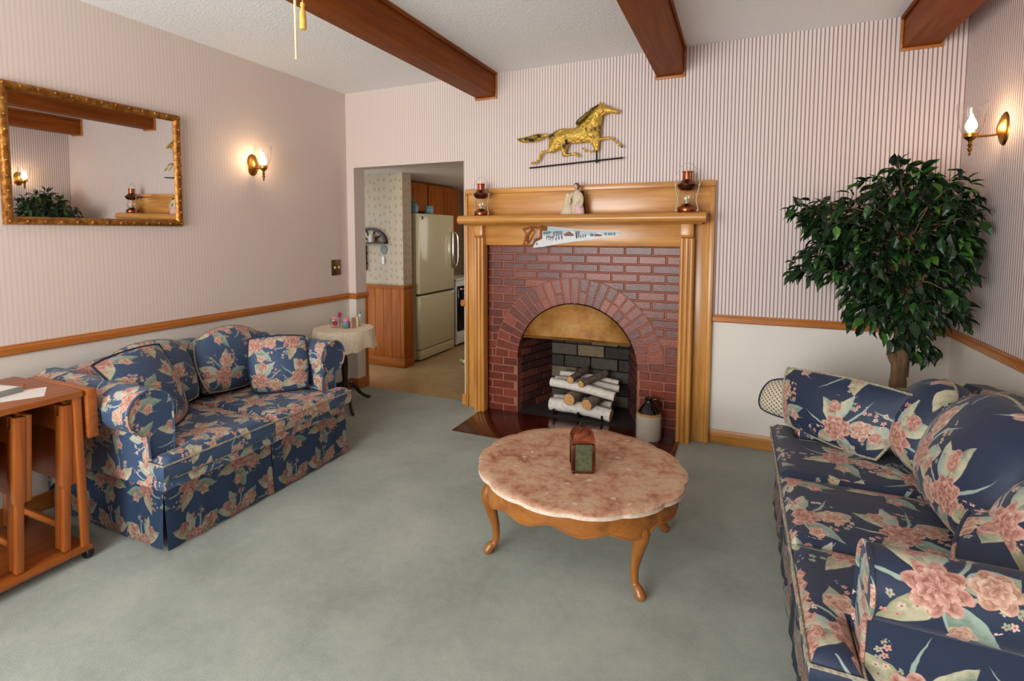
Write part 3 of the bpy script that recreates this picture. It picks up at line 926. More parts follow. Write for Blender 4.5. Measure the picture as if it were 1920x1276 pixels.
# painted handsaw leaning on the frieze
SAW = [(1.784, 1.359), (1.856, 1.352), (1.953, 1.342), (2.056, 1.331), (2.279, 1.325), (2.279, 1.299), (2.182, 1.285), (2.099, 1.27), (1.971, 1.255), (1.839, 1.235), (1.758, 1.219), (1.68, 1.212), (1.675, 1.225), (1.698, 1.253), (1.744, 1.273), (1.746, 1.329), (1.78, 1.327)]
HAND = [(1.78, 1.327), (1.784, 1.359), (1.766, 1.357), (1.739, 1.363), (1.716, 1.352), (1.689, 1.359), (1.656, 1.357), (1.619, 1.349), (1.598, 1.34), (1.614, 1.325), (1.626, 1.303), (1.619, 1.277), (1.605, 1.233), (1.633, 1.22), (1.678, 1.218), (1.698, 1.253), (1.744, 1.273), (1.746, 1.329)]
HOLE = [(1.673, 1.329), (1.691, 1.329), (1.664, 1.281), (1.652, 1.251), (1.643, 1.264), (1.647, 1.294)]
saw = thing('handsaw', 'old handsaw painted with a snowy village scene', 'saw', (1.94, -.07, 1.215))
b = mb()
prism(b, SAW, lambda a, c, d: (a, d, c), -.071, -.0685, mi=0)
def daub(poly, mi): prism(b, poly, lambda a, c, d: (a, d, c), -.0716, -.0708, mi=mi)
daub([(1.786, 1.354), (1.858, 1.347), (1.953, 1.337), (2.056, 1.327), (2.276, 1.321), (2.276, 1.306), (2.18, 1.302), (2.05, 1.298), (1.90, 1.296), (1.785, 1.292), (1.750, 1.295), (1.750, 1.325), (1.785, 1.323)], 1)
def daub2(poly, mi): prism(b, poly, lambda a, c, d: (a, d, c), -.0722, -.0714, mi=mi)
daub2([(1.752, 1.324), (1.775, 1.324), (1.80, 1.326), (1.82, 1.318), (1.79, 1.305), (1.756, 1.302)], 2)
for x0 in (1.828, 1.846, 1.862, 1.88, 1.985, 2.0): daub2([(x0, 1.280), (x0 + .004, 1.280), (x0 + .012, 1.325), (x0 - .006, 1.325)], 4)
daub2([(1.906, 1.292), (1.965, 1.292), (1.972, 1.303), (1.936, 1.325), (1.90, 1.303)], 3)
daub2([(1.936, 1.329), (1.96, 1.327), (1.998, 1.299), (1.972, 1.301)], 0)
daub2([(2.11, 1.291), (2.155, 1.291), (2.16, 1.302), (2.122, 1.308), (2.106, 1.300)], 5)
daub2([(2.125, 1.317), (2.15, 1.317), (2.163, 1.303), (2.12, 1.306)], 0)
for x0, z0 in ((2.08, 1.292), (2.092, 1.292), (2.178, 1.297), (2.20, 1.297), (2.215, 1.297), (2.235, 1.298)): daub2([(x0, z0), (x0 + .012, z0), (x0 + .013, z0 + .014), (x0 + .006, z0 + .02), (x0 - .001, z0 + .014)], 2)
for x0, z0, s in ((1.775, 1.265, 1.), (1.803, 1.262, .9)):   # two little horses
    daub2([(x0, z0 + .018), (x0 + .022 * s, z0 + .018), (x0 + .03 * s, z0 + .03), (x0 + .024 * s, z0 + .032), (x0 + .018 * s, z0 + .027), (x0, z0 + .027)], 3)
    for dx in (.001, .018): daub2([(x0 + dx, z0), (x0 + dx + .004, z0), (x0 + dx + .005, z0 + .02), (x0 + dx, z0 + .02)], 3)
for x0, z0 in ((1.842, 1.262), (1.862, 1.268), (1.884, 1.27), (1.986, 1.276), (2.012, 1.28), (2.03, 1.282), (2.045, 1.286), (1.703, 1.228)): daub2([(x0, z0), (x0 + .008, z0), (x0 + .01, z0 + .016), (x0 + .003, z0 + .022), (x0 - .002, z0 + .014)], 4)
put('saw_blade', b, ['saw_white', 'saw_sky', 'saw_tree', 'saw_brown', 'saw_grey', 'saw_red'], saw, smooth=False)
b = mb()
HAND_T = [(x if x > 1.7 else x, z) for x, z in HAND]
inflate(b, HAND_T, lambda a, c, d: (a, -.079 - d, c), .0115, .012, holes=[HOLE], ex=.4, minr=.012)
put('saw_handle', b, 'walnut_x', saw)

# gilded horse weathervane
HORSE = [(2.128, 2.166), (2.147, 2.147), (2.18, 2.133), (2.209, 2.115), (2.245, 2.103), (2.258, 2.092), (2.25, 2.075), (2.23, 2.075), (2.197, 2.084), (2.169, 2.077), (2.15, 2.074), (2.144, 2.047), (2.139, 2.019), (2.133, 1.992), (2.137, 1.959), (2.13, 1.937), (2.158, 1.935), (2.193, 1.935), (2.212, 1.929), (2.232, 1.912), (2.253, 1.892), (2.271, 1.877), (2.283, 1.864), (2.273, 1.859), (2.253, 1.874), (2.228, 1.898), (2.208, 1.916), (2.191, 1.919), (2.159, 1.915), (2.131, 1.91), (2.128, 1.887), (2.124, 1.851), (2.11, 1.843), (2.085, 1.844), (2.051, 1.841), (2.03, 1.852), (2.013, 1.872), (2.025, 1.874), (2.037, 1.86), (2.059, 1.852), (2.091, 1.858), (2.084, 1.882), (2.067, 1.903), (2.055, 1.909), (2.004, 1.906), (1.961, 1.905), (1.922, 1.905), (1.911, 1.877), (1.904, 1.85), (1.909, 1.845), (1.94, 1.845), (1.966, 1.849), (1.987, 1.835), (1.998, 1.818), (1.987, 1.815), (1.97, 1.827), (1.94, 1.832), (1.896, 1.826), (1.881, 1.824), (1.874, 1.846), (1.865, 1.867), (1.843, 1.872), (1.821, 1.862), (1.794, 1.853), (1.771, 1.859), (1.74, 1.855), (1.73, 1.838), (1.717, 1.811), (1.694, 1.792), (1.667, 1.784), (1.652, 1.791), (1.657, 1.804), (1.685, 1.804), (1.703, 1.829), (1.717, 1.86), (1.731, 1.875), (1.776, 1.878), (1.778, 1.903), (1.78, 1.936), (1.772, 1.964), (1.748, 1.959), (1.707, 1.941), (1.647, 1.936), (1.591, 1.938), (1.558, 1.951), (1.542, 1.966), (1.558, 1.971), (1.601, 1.975), (1.656, 1.985), (1.707, 1.992), (1.757, 1.986), (1.784, 1.981), (1.806, 1.989), (1.837, 2.005), (1.873, 2.013), (1.916, 2.011), (1.96, 2.009), (1.975, 2.022), (2.002, 2.041), (2.044, 2.076), (2.069, 2.11), (2.098, 2.135), (2.122, 2.145)]
MANE = [(1.972, 2.033), (1.964, 2.038), (1.981, 2.061), (2.002, 2.078), (2.014, 2.083), (2.035, 2.103), (2.058, 2.111), (2.064, 2.125), (2.089, 2.134), (2.122, 2.149), (2.127, 2.141), (2.098, 2.123), (2.073, 2.093), (2.05, 2.067), (2.011, 2.038), (1.985, 2.022)]
def smooth_poly(P, n=2):
    out = []
    k = len(P)
    for i in range(k):
        a, b_, c, d = (Vector(P[(i + j) % k]) for j in (-1, 0, 1, 2))
        for s in range(n):
            t = s / n
            out.append(tuple(.5 * ((2 * b_) + (c - a) * t + (2 * a - 5 * b_ + 4 * c - d) * t * t + (3 * b_ - a - 3 * c + d) * t ** 3)))
    return out
wv = thing('weathervane', 'gilded trotting horse weathervane hung on the striped wall', 'weathervane', (1.97, -.04, 1.78))
b = mb(); inflate(b, smooth_poly(HORSE, 2), lambda a, c, d: (a, -.045 - d, c), .040, .0085, minr=.060, ex=.62)
put('horse_body', b, 'gold', wv, ang=180)
b = mb(); inflate(b, MANE, lambda a, c, d: (a, -.050 - d, c), .024, .010, minr=.02); put('horse_mane', b, 'gold_dark', wv, ang=180)
b = mb(); tube(b, [(1.641, -.045, 1.762), (2.284, -.045, 1.795)], .0055, 8); put('directional_rod', b, 'black_metal', wv)
b = mb(); tube(b, [(2.112, -.045, 1.770), (2.111, -.045, 1.862)], .006, 8); lathe(b, [(0, -.008), (.01, -.006), (.01, .006), (0, .008)], (2.112, -.045, 1.786), 10); tube(b, [(2.112, -.045, 1.786), (2.112, -.002, 1.786)], .004, 6); put('spindle', b, 'black_metal', wv)

# ================================================================== ITEMS ON THE MANTEL
def lantern(x, y, z, h, label):
    s = h / .24
    t = thing('oil_lantern', label, 'lantern', (x, y, z), 'copper ship lanterns on the mantel shelf')
    L = lambda P: [(r * s, q * s) for r, q in P]
    b = mb(); lathe(b, L([(0, 0), (.049, 0), (.051, .003), (.051, .026), (.049, .030), (.040, .036), (.028, .042), (.022, .05), (0, .052)]), (x, y, z), 28); put('oil_font', b, 'copper', t)
    b = mb(); lathe(b, L([(0, .05), (.012, .05), (.012, .07), (.006, .075), (.006, .098), (0, .10)]), (x, y, z), 12); put('burner', b, 'verdigris', t)
    b = mb(); lathe(b, L([(.034, .042), (.041, .06), (.043, .085), (.040, .112), (.033, .128)]), (x, y, z), 28); put('glass_chimney', b, 'glass', t)
    b = mb(); lathe(b, L([(.020, .124), (.036, .126), (.048, .136), (.056, .150), (.058, .158), (.052, .163), (.040, .172), (.030, .184), (.026, .188), (.0, .188)]), (x, y, z), 28); put('hood_cap', b, 'copper_dark', t)
    b = mb(); lathe(b, L([(.0, .186), (.026, .188), (.026, .226), (.030, .228), (.030, .233), (.0, .235)]), (x, y, z), 24); put('chimney_cap', b, 'copper', t)
    for sg in (-1, 1):
        b = mb()
        tube(b, bez([(x + sg * .058 * s, y, z + .006 * s), (x + sg * .060 * s, y, z + .02 * s), (x + sg * .050 * s, y, z + .075 * s), (x + sg * .062 * s, y, z + .135 * s), (x + sg * .064 * s, y, z + .160 * s)], 4), .0030 * s, 6)
        tube(b, [(x + sg * .044 * s, y, z + .157 * s), (x + sg * .070 * s, y, z + .157 * s)], .0035 * s, 6)
        tube(b, [(x + sg * .046 * s, y, z + .012 * s), (x + sg * .064 * s, y, z + .012 * s)], .004 * s, 6)
        put('side_wire', b, 'verdigris', t)
    b = mb(); tube(b, [(x + .066 * s * math.cos(a), y + .004, z + (.157 + .125 * math.sin(a)) * s) for a in [PI * i / 18 for i in range(19)]], .0016, 6); put('bail_handle', b, 'steel', t)
lantern(1.305, -.125, 1.4355, .232, 'copper oil lantern on the mantel end beside the kitchen doorway')
lantern(2.685, -.125, 1.4355, .252, 'copper oil lantern on the right end of the mantel, by the wide wall')

# figurine: robed figure seated beside a draped form
fg = thing('figurine', 'small ceramic figurine of a kneeling robed figure on the mantel', 'figurine', (1.995, -.12, 1.4355))
z0 = 1.4355
b = mb()
for (cx, cy, rx, ry, P) in [(1.945, -.125, .052, .04, [(0, 0), (1., 0), (.98, .012), (.78, .04), (.55, .08), (.36, .115), (.28, .135), (0, .142)])]:
    lathe(b, [(r * rx, q) for r, q in P], (cx, cy, z0), 20, sy=.8)
put('draped_robe', b, 'robe', fg)
b = mb()
lathe(b, [(0, 0), (.046, 0), (.046, .02), (.040, .06), (.036, .085), (.037, .11), (.032, .135), (.018, .150), (.011, .158), (0, .160)], (2.005, -.12, z0), 20, sy=.75)
for sg, pts in ((-1, [(1.978, -.13, z0 + .135), (1.962, -.148, z0 + .10), (1.966, -.155, z0 + .075)]), (1, [(2.03, -.13, z0 + .13), (2.046, -.15, z0 + .09), (2.04, -.16, z0 + .05)])):
    tube(b, bez(pts, 4), [.013] * 4 + [.011] * 4 + [.009], 10)
put('robe', b, 'robe', fg)
b = mb(); lathe(b, [(0, 0), (.036, 0), (.034, .03), (.026, .06), (.015, .078), (0, .082)], (2.025, -.145, z0), 16, sy=.6); put('lap_drape', b, 'lilac', fg)
b = mb()
grid(b, lambda i, j: (2.012 + (.034 + .022 * (1 - j / 8)) * math.cos(-.5 + 2.6 * i / 10), -.118 + .036 * math.sin(-.5 + 2.6 * i / 10), z0 + .002 + .15 * j / 8), 10, 8)
bmesh.ops.solidify(b, geom=b.faces[:], thickness=.005); put('cloak', b, 'mantle_cloth', fg)
b = mb(); lathe(b, [(0, -.020), (.009, -.018), (.015, -.006), (.0165, .004), (.013, .014), (.006, .019), (0, .020)], (1.998, -.125, z0 + .178), 16)
lathe(b, [(0, -.005), (.003, -.003), (.003, .001), (0, .004)], (1.996, -.1415, z0 + .175), 8); put('face', b, 'skin', fg)
b = mb(); lathe(b, [(0, -.024), (.012, -.022), (.019, -.008), (.0205, .006), (.016, .018), (.007, .024), (0, .0245)], (2.0, -.118, z0 + .181), 16); put('hair', b, 'hair', fg)
for hx, hy, hz in ((1.966, -.157, z0 + .070), (2.039, -.162, z0 + .046)):
    b = mb(); lathe(b, [(0, -.008), (.006, -.004), (.006, .004), (0, .008)], (hx, hy, hz), 10); put('hand', b, 'skin', fg)

# ================================================================== LOGS, GRATE, JUG
lg = thing('log_grate', 'black iron grate holding the logs in the fireplace', 'grate', (1.98, .2, 0))
b = mb()
for xx in (1.80, 1.98, 2.15):
    tube(b, [(xx, .33, .012), (xx, .09, .012), (xx, .045, .014), (xx, .04, .05)], .008, 6)
tube(b, [(1.77, .12, .010), (2.19, .12, .010)], .007, 6)
tube(b, [(1.77, .30, .010), (2.19, .30, .010)], .007, 6)
put('grate_bars', b, 'black_metal', lg)
def log(p0, p1, r, kind, label, bend=.01):
    p0, p1 = Vector(p0), Vector(p1); d = (p1 - p0); L = d.length; d.normalize()
    t = thing('log', label, 'log', (p0 + p1) / 2, 'logs stacked in the fireplace')
    side = d.cross(Vector((0, 0, 1))).normalized()
    b = mb(); pts = []; rad = []
    for i in range(13):
        f = i / 12
        pts.append(p0 + (p1 - p0) * f + Vector((0, 0, 1)) * bend * math.sin(PI * f) + side * rnd.uniform(-.001, .001)); rad.append(r * (1 + rnd.uniform(-.04, .04)))
    tube(b, pts, rad, 16, cap=False); put('bark', b, kind, t, ang=60)
    for P, dd, rr in ((pts[0], -d, rad[0]), (pts[-1], d, rad[-1])):
        b = mb(); m = frame((0, 0, 0), side, zd=dd)
        lathe(b, [(0, .0012), (rr * .5, .0012), (rr * .97, 0), (rr * .97, -.003)], P, 16, m=m.to_3x3().to_4x4()); put('cut_end', b, 'cut_wood', t)
log((1.752, .115, .062), (2.205, .085, .045), .045, 'birch', 'thick white birch log at the front bottom of the stack')
log((1.745, .235, .062), (2.175, .235, .060), .036, 'birch', 'white birch log low at the rear of the stack')
log((1.918, .022, .140), (1.985, .40, .150), .043, 'grey_bark', 'fat grey barked log pointing outward, lower left of the pile', 0)
log((2.048, .014, .122), (2.135, .38, .138), .040, 'grey_bark', 'fat grey barked log pointing outward, lower right of the pile', 0)
log((1.758, .105, .228), (2.228, .085, .182), .032, 'birch', 'long white birch log laid across the upper front')
log((1.750, .235, .215), (2.228, .235, .194), .026, 'birch', 'white birch log across the upper middle')
log((1.762, .325, .238), (2.205, .325, .212), .022, 'birch', 'thin white birch log across the upper rear')
log((1.915, .055, .272), (1.955, .33, .286), .026, 'grey_bark', 'grey log end-on atop the pile, left one', 0)
log((1.995, .050, .252), (2.105, .33, .274), .026, 'grey_bark', 'grey log end-on atop the pile, right one', 0)

jx, jy = 2.487, -.115
jg = thing('stoneware_jug', 'cream stoneware jug with black glazed top on the hearth', 'jug', (jx, jy, .006))
jz = .006
b = mb(); lathe(b, [(0, .0), (.074, .0), (.078, .006), (.078, .150), (.077, .156), (0, .158)], (jx, jy, jz), 32); put('jug_body', b, 'crock', jg)
b = mb(); lathe(b, [(.0765, .154), (.0775, .158), (.074, .166), (.071, .170), (0, .170)], (jx, jy, jz), 32); put('rim_band', b, 'crock_rim', jg)
b = mb(); lathe(b, [(0, .165), (.071, .167), (.064, .180), (.048, .205), (.030, .226), (.021, .236), (.020, .246), (.025, .250), (.025, .260), (.020, .264), (.012, .263), (0, .258)], (jx, jy, jz), 32); put('jug_neck', b, 'black_glaze', jg)
b = mb(); tube(b, bez([(jx + .018, jy, jz + .246), (jx + .045, jy, jz + .256), (jx + .068, jy, jz + .238), (jx + .070, jy, jz + .205), (jx + .056, jy, jz + .188)], 6), .0085, 10); put('jug_handle', b, 'black_glaze', jg)

# ================================================================== LEFT WALL: MIRROR, SCONCE, SWITCH
MY0, MY1, MZ0, MZ1 = -2.28, -1.452, 1.352, 1.985
TILT = .016
def tilt(bm):
    for v in bm.verts: v.co.x += (v.co.z - MZ0) * TILT
mr = thing('wall_mirror', 'wide gilt framed mirror on the left wall', 'mirror', (0, (MY0 + MY1) / 2, MZ0))
fw = .037
b = mb(); pr = [(0, 0), (.014, 0), (.026, .006), (.030, .014), (.028, .024), (.018, .031), (.012, fw), (0, fw)]
cor = [(MY0, MZ0), (MY1, MZ0), (MY1, MZ1), (MY0, MZ1)]; ins = [(1, 1), (-1, 1), (-1, -1), (1, -1)]
grid(b, lambda i, j: (pr[j][0] + .001, cor[i % 4][0] + ins[i % 4][0] * pr[j][1], cor[i % 4][1] + ins[i % 4][1] * pr[j][1]), 4, len(pr) - 1, True)
def bead(y, z, ay):
    m = Matrix.Rotation(PI / 2, 4, 'Y')
    lathe(b, [(0, .008), (.006, .006), (.009, 0), (.006, -.006), (0, -.008)], (.031, y, z), 8, m=m.to_3x3().to_4x4())
ny = 12
for k in range(ny + 1):
    for zz in (MZ0 + .016, MZ1 - .016): bead(MY0 + .016 + (MY1 - MY0 - .032) * k / ny, zz, 0)
for k in range(1, 9):
    for yy in (MY0 + .016, MY1 - .016): bead(yy, MZ0 + .016 + (MZ1 - MZ0 - .032) * k / 9, 1)
tilt(b); put('frame', b, 'gilt', mr, ang=50)
b = mb(); box(b, .006, .010, MY0 + fw - .004, MY1 - fw + .004, MZ0 + fw - .004, MZ1 - fw + .004); tilt(b); put('mirror_glass', b, 'mirror', mr, smooth=False)

def sconce(px, py, pz, sgn, label, reach=.10):
    """oval plate on a side wall; sgn = direction of the room along x"""
    t = thing('wall_sconce', label, 'wall lamp', (px, py, pz), 'brass candle sconces')
    X = lambda d: px + sgn * d
    m = Matrix(((0, 0, sgn), (0, 1, 0), (1, 0, 0))).to_4x4()
    b = mb(); lathe(b, [(0, .028), (.010, .027), (.022, .020), (.034, .012), (.040, .010), (.046, .004), (.047, .0005), (0, .0005)], (px, py, pz), 28, m=m, sx=1.55, sy=1.0); put('backplate', b, 'brass', t)
    b = mb(); tube(b, bez([(X(.02), py, pz - .022), (X(.05), py, pz - .026), (X(reach), py, pz - .026)], 5), .005, 8)
    put('arm', b, 'brass', t)
    c = (X(reach), py, pz - .03)
    b = mb(); lathe(b, [(0, -.012), (.010, -.012), (.016, -.008), (.026, .002), (.027, .020), (.024, .021), (.023, .004), (0, .002)], c, 24); put('cup', b, 'brass', t)
    b = mb(); lathe(b, [(0, -.082), (.003, -.078), (.006, -.070), (.003, -.064), (.008, -.056), (.010, -.048), (.005, -.042), (.011, -.032), (.006, -.026), (.008, -.018), (.012, -.012), (0, -.011)], c, 16); put('finial', b, 'brass', t)
    b = mb(); lathe(b, [(.020, .006), (.030, .018), (.042, .050), (.050, .090), (.054, .130), (.054, .150), (.053, .151)], c, 32); put('glass_shade', b, 'glass', t)
    b = mb(); lathe(b, [(0, .002), (.009, .002), (.009, .024), (0, .025)], c, 12); put('candle_holder', b, 'candle', t)
    b = mb(); lathe(b, [(0, .026), (.010, .028), (.019, .040), (.021, .052), (.017, .068), (.009, .086), (.004, .100), (0, .108)], c, 16); put('flame_bulb', b, 'bulb', t)
sconce(0.0, -.935, 1.768, 1, 'lit brass candle sconce on the left wall, right of the mirror')
sconce(W_, -.474, 1.763, -1, 'lit brass candle sconce on the right wall, above the potted tree', .115)

sw = thing('light_switch', 'dark brass double switch plate near the doorway on the left wall', 'switch', (0, -.152, 1.035))
b = mb(); box(b, .0005, .006, -.208, -.102, .972, 1.098, .003); put('plate', b, 'brass_dark', sw)
for yy in (-.178, -.132):
    b = mb(); box(b, .006, .018, yy - .005, yy + .005, 1.026, 1.044, .002); put('toggle', b, 'candle', sw)

# ================================================================== COFFEE TABLE
TX, TY, TH = 2.402, -1.432, .362
ct = thing('coffee_table', 'round coffee table with scalloped pink marble top and cabriole legs', 'table', (TX, TY, 0))
NS = 240
def scal(a):
    s = abs(math.sin(a * 7 + .35))
    return 1 - .026 * (1 - s) ** 1.5 + .005 * math.sin(a * 4 + 1)
RA, RB = .425, .408
b = mb()
top = [(RA * scal(2 * PI * i / NS) * math.cos(2 * PI * i / NS), RB * scal(2 * PI * i / NS) * math.sin(2 * PI * i / NS)) for i in range(NS)]
prof = [(0., TH), (.90, TH), (.985, TH), (1.0, TH - .004), (1.0, TH - .008)]
def tpt(i, j):
    r_, z_ = prof[j]
    if j < 2: return (TX + RA * max(r_, .001) * math.cos(2 * PI * i / NS), TY + RB * max(r_, .001) * math.sin(2 * PI * i / NS), z_)
    return (TX + top[i % NS][0] * r_, TY + top[i % NS][1] * r_, z_)
grid(b, tpt, NS, 4, True)
prof2 = [(1.0, TH - .008), (.996, TH - .018), (1.0, TH - .022), (.95, TH - .023), (.3, TH - .023)]
grid(b, lambda i, j: (TX + top[i % NS][0] * prof2[j][0], TY + top[i % NS][1] * prof2[j][0], prof2[j][1]), NS, 4, True, mi=1)
bmesh.ops.remove_doubles(b, verts=b.verts, dist=1e-5)
put('marble_top', b, ['marble', 'marble_edge'], ct, ang=35)
# apron: scalloped lower edge
b = mb()
def apron(i, j):
    a = 2 * PI * i / NS
    k = (.915 + .02 * abs(math.sin(a * 6)) ** .6) * (1. if j in (0, 1) else .965)
    drop = .070 + .012 * math.cos(4 * (a - PI / 4)) - .010 * math.cos(12 * a)
    z = TH - .024 if j in (0, 3) else TH - .024 - drop
    return (TX + RA * k * math.cos(a), TY + RB * k * math.sin(a), z)
grid(b, apron, NS, 3, True)
tube(b, [apron(i, 1) for i in range(NS + 1)], .004, 6, cap=False)
put('apron', b, 'walnut_x', ct, ang=50)
for lx, ly in ((2.082, -1.628), (2.688, -1.652), (2.712, -1.168), (2.112, -1.150)):
    d = Vector((lx - TX, ly - TY, 0)).normalized()
    foot = Vector((lx, ly, 0)); h = TH - .03
    def P(o, z): return foot + d * o + Vector((0, 0, z))
    pts = bez([P(-.035, h), P(-.012, h * .86), P(.006, h * .74), P(-.010, h * .52), P(-.026, h * .30), P(-.022, h * .14), P(-.004, .030), P(.008, .012), P(.012, .002)], 5)
    kn = [.026, .030, .031, .0225, .0155, .0135, .018, .020, .014]
    rad = []
    for i in range(len(pts)):
        f = i / 5; k = min(int(f), 7); rad.append(kn[k] + (kn[k + 1] - kn[k]) * (f - k))
    b = mb(); tube(b, pts, rad, 14, up=tuple(d)); put('leg', b, 'walnut_z', ct, ang=70)
# copper and green glass lantern on the table
ln = thing('table_lantern', 'small copper lantern with green glass on the coffee table', 'lantern', (2.428, -1.488, TH))
LM = Matrix.Translation((2.428, -1.488, TH)) @ Matrix.Rotation(math.radians(22), 4, 'Z')
hw, hh_ = .040, .118
b = mb(); box(b, -hw - .004, hw + .004, -hw - .004, hw + .004, .001, .012, .002, mat=LM); box(b, -hw - .002, hw + .002, -hw - .002, hw + .002, hh_, hh_ + .009, .002, mat=LM)
for sx in (-1, 1):
    for sy in (-1, 1): box(b, sx * hw - .0065, sx * hw + .0065, sy * hw - .0065, sy * hw + .0065, .012, hh_, .001, mat=LM)
put('lantern_frame', b, 'copper_dark', ln)
for k in range(4):
    b = mb(); box(b, -hw + .0066, hw - .0066, -hw - .002, -hw + .001, .0125, hh_ - .0005, mat=LM @ Matrix.Rotation(k * PI / 2, 4, 'Z')); put('glass_panel', b, 'green_glass', ln, smooth=False)
b = mb()
def lroof(i, j):
    a = PI / 4 + PI / 2 * (i // 6) ; f = (i % 6) / 6
    c0 = Vector((math.copysign(1, math.cos(a)), math.copysign(1, math.sin(a)), 0)); a2 = a + PI / 2
    c1 = Vector((math.copysign(1, math.cos(a2)), math.copysign(1, math.sin(a2)), 0))
    p = c0 * (1 - f) + c1 * f
    s = [(.047, .126), (.046, .134), (.042, .148), (.034, .162), (.024, .171), (.018, .177), (.001, .179)][j]
    rd = p.normalized() * 1.2; q = p.lerp(rd, j / 6)
    return LM @ Vector((q.x * s[0], q.y * s[0], s[1]))
grid(b, lroof, 24, 6, True); bmesh.ops.remove_doubles(b, verts=b.verts, dist=1e-5); put('lantern_roof', b, 'copper', ln, ang=50)
b = mb(); m2 = LM @ Matrix.Translation((0, 0, .186))
tube(b, [m2 @ Vector((.010 * math.cos(2 * PI * i / 16), .0, .010 * math.sin(2 * PI * i / 16))) for i in range(17)], .0022, 6); lathe(b, [(0, .172), (.016, .174), (.012, .180), (0, .182)], LM.translation, 12)
put('hanging_ring', b, 'black_metal', ln)

# ================================================================== SOFAS
def make_sofa(x0, sgn, u0, u1, depth, fab, cushions, name, label, cat, backs, arm_r, arm_z, arm_in, seat_z=.415):
    """x0 front plane; sgn +1 => back toward -x (loveseat) / -1 => back toward +x. u along y; cushions = list of y limits"""
    X = lambda v: x0 - sgn * v
    t = thing(name, label, cat, (X(depth / 2), (u0 + u1) / 2, 0))
    aw = .115                     # arm width
    # base box
    b = mb(); box(b, *sorted((X(.05), X(depth - .03))), u0 + .03, u1 - .03, .05, .285, .01); put('base', b, 'lining', t)
    # front rail band
    b = mb(); box(b, *sorted((X(.030), X(.10))), u0 + .002, u1 - .002, .255, .302, .012); put('front_rail', b, fab, t)
    # skirts with a pleat at each seat division
    def skirt(pa, pb, nrm):
        pa, pb, nrm = Vector(pa), Vector(pb), Vector(nrm); b = mb(); n = 24
        grid(b, lambda i, j: pa.lerp(pb, i / n) + nrm * (.002 + .012 * (1 - j / 5) + .004 * math.sin(i * 1.1) * (1 - j / 5)) + Vector((0, 0, .012 + .25 * j / 5)), n, 5)
        bmesh.ops.solidify(b, geom=b.faces[:], thickness=.004)
        put('skirt', b, fab, t, ang=60)
    cs = cushions
    for i in range(len(cs) - 1):
        a = cs[i] + (.0 if i else 0.0) + .003; c = cs[i + 1] - .003
        if i == 0: a = u0 + .004
        if i == len(cs) - 2: c = u1 - .004
        skirt((X(.035), a, 0), (X(.035), c, 0), (sgn, 0, 0))
    skirt((X(.05), u0 + .015, 0), (X(depth - .03), u0 + .015, 0), (0, -1, 0))
    skirt((X(.05), u1 - .015, 0), (X(depth - .03), u1 - .015, 0), (0, 1, 0))
    # rolled arms
    for side, ub in ((-1, u0), (1, u1)):
        r = arm_r; zc = arm_z - r
        prof = [(-.055, .262), (-.055, .36), (-.058, .46)]
        for k in range(15):
            a = PI + .25 - (PI + .25 + 1.15) * k / 14
            prof.append((.035 + r * math.cos(a), zc + r * math.sin(a)))
        prof += [(.052, zc - r * .98), (.045, .40), (.045, .262)]
        vf, vb = .105, depth - .04
        nP = len(prof) - 1
        def ap(i, j):
            v = vf + (vb - vf) * j / 6
            lift = .035 * (j / 6) ** 1.5 * (1 if prof[i][1] > .5 else 0)
            return (X(v), ub + side * (prof[i][0] - arm_in), prof[i][1] + lift * .4)
        b = mb(); grid(b, ap, nP, 6)
        fc = [b.verts.new(ap(i, 0)) for i in range(nP + 1)]
        f = b.faces.new(fc); f.normal_update(); boxuv(b, [f])
        put('arm', b, fab, t, ang=50)
        b = mb(); tube(b, [Vector(ap(i, 0)) + Vector((sgn * .002, 0, 0)) for i in range(nP + 1)], .005, 6); put('arm_piping', b, fab, t)
    # back frame with gently crowned top
    b = mb(); nb = 24
    ztop, crown = backs['frame_z'], backs['crown']
    bp = [(depth - .20, .28), (depth - .16, ztop - .05), (depth - .12, ztop), (depth - .05, ztop), (depth - .01, ztop - .05), (depth - .01, .10)]
    grid(b, lambda i, j: (X(bp[j][0]), u0 - .01 + (u1 - u0 + .02) * i / nb, bp[j][1] + (crown * math.sin(PI * i / nb) if 0 < j < 5 and bp[j][1] > .3 else 0)), nb, 5)
    for i in (0, nb):
        f = b.faces.new([b.verts.new((X(bp[j][0]), u0 - .01 + (u1 - u0 + .02) * i / nb, bp[j][1])) for j in range(6)]); f.normal_update(); boxuv(b, [f])
    put('back', b, fab, t, ang=50)
    # seat cushions (end ones are T-shaped, wrapping in front of the arms)
    n = len(cs) - 1
    for i in range(n):
        a, c = cs[i] + .004, cs[i + 1] - .004
        vb = depth - .24; poly = []
        ea = u0 + .062 + arm_in if i == 0 else a; ec = u1 - .062 - arm_in if i == n - 1 else c
        A0 = (u0 - .012) if i == 0 else a; C0 = (u1 + .012) if i == n - 1 else c
        vE = .098
        poly = [(0., A0), (0., C0)]
        if C0 != ec: poly += [(vE, C0), (vE, ec)]
        poly += [(vb, ec), (vb, ea)]
        if A0 != ea: poly += [(vE, ea), (vE, A0)]
        tt = mb()
        m_ = len(poly)
        slab(tt, [(X(v), u) for v, u in poly], .303, seat_z)
        boxuv(tt, off=(i * .11, i * .07))
        o = put('seat_cushion', tt, fab, t, ang=60, recalc=False)
        b = mb(); ins_ = .010; zt = seat_z - .036
        pts = [(0. + .003, A0 + ins_), (0. + .003, C0 - ins_)]
        ring = []
        for q in range(m_):
            v, u = poly[q]; cu = sum(p_[1] for p_ in poly) / m_; cv = vb / 2
            ring.append(Vector((X(v + (-.002 if v < .05 else .004)), u + (-.003 if u < cu else .003), zt)))
        tube(b, ring[:2] if n > 1 and 0 < i < n - 1 else ring + [ring[0]], .0045, 6)
        put('piping', b, 'piping', o)
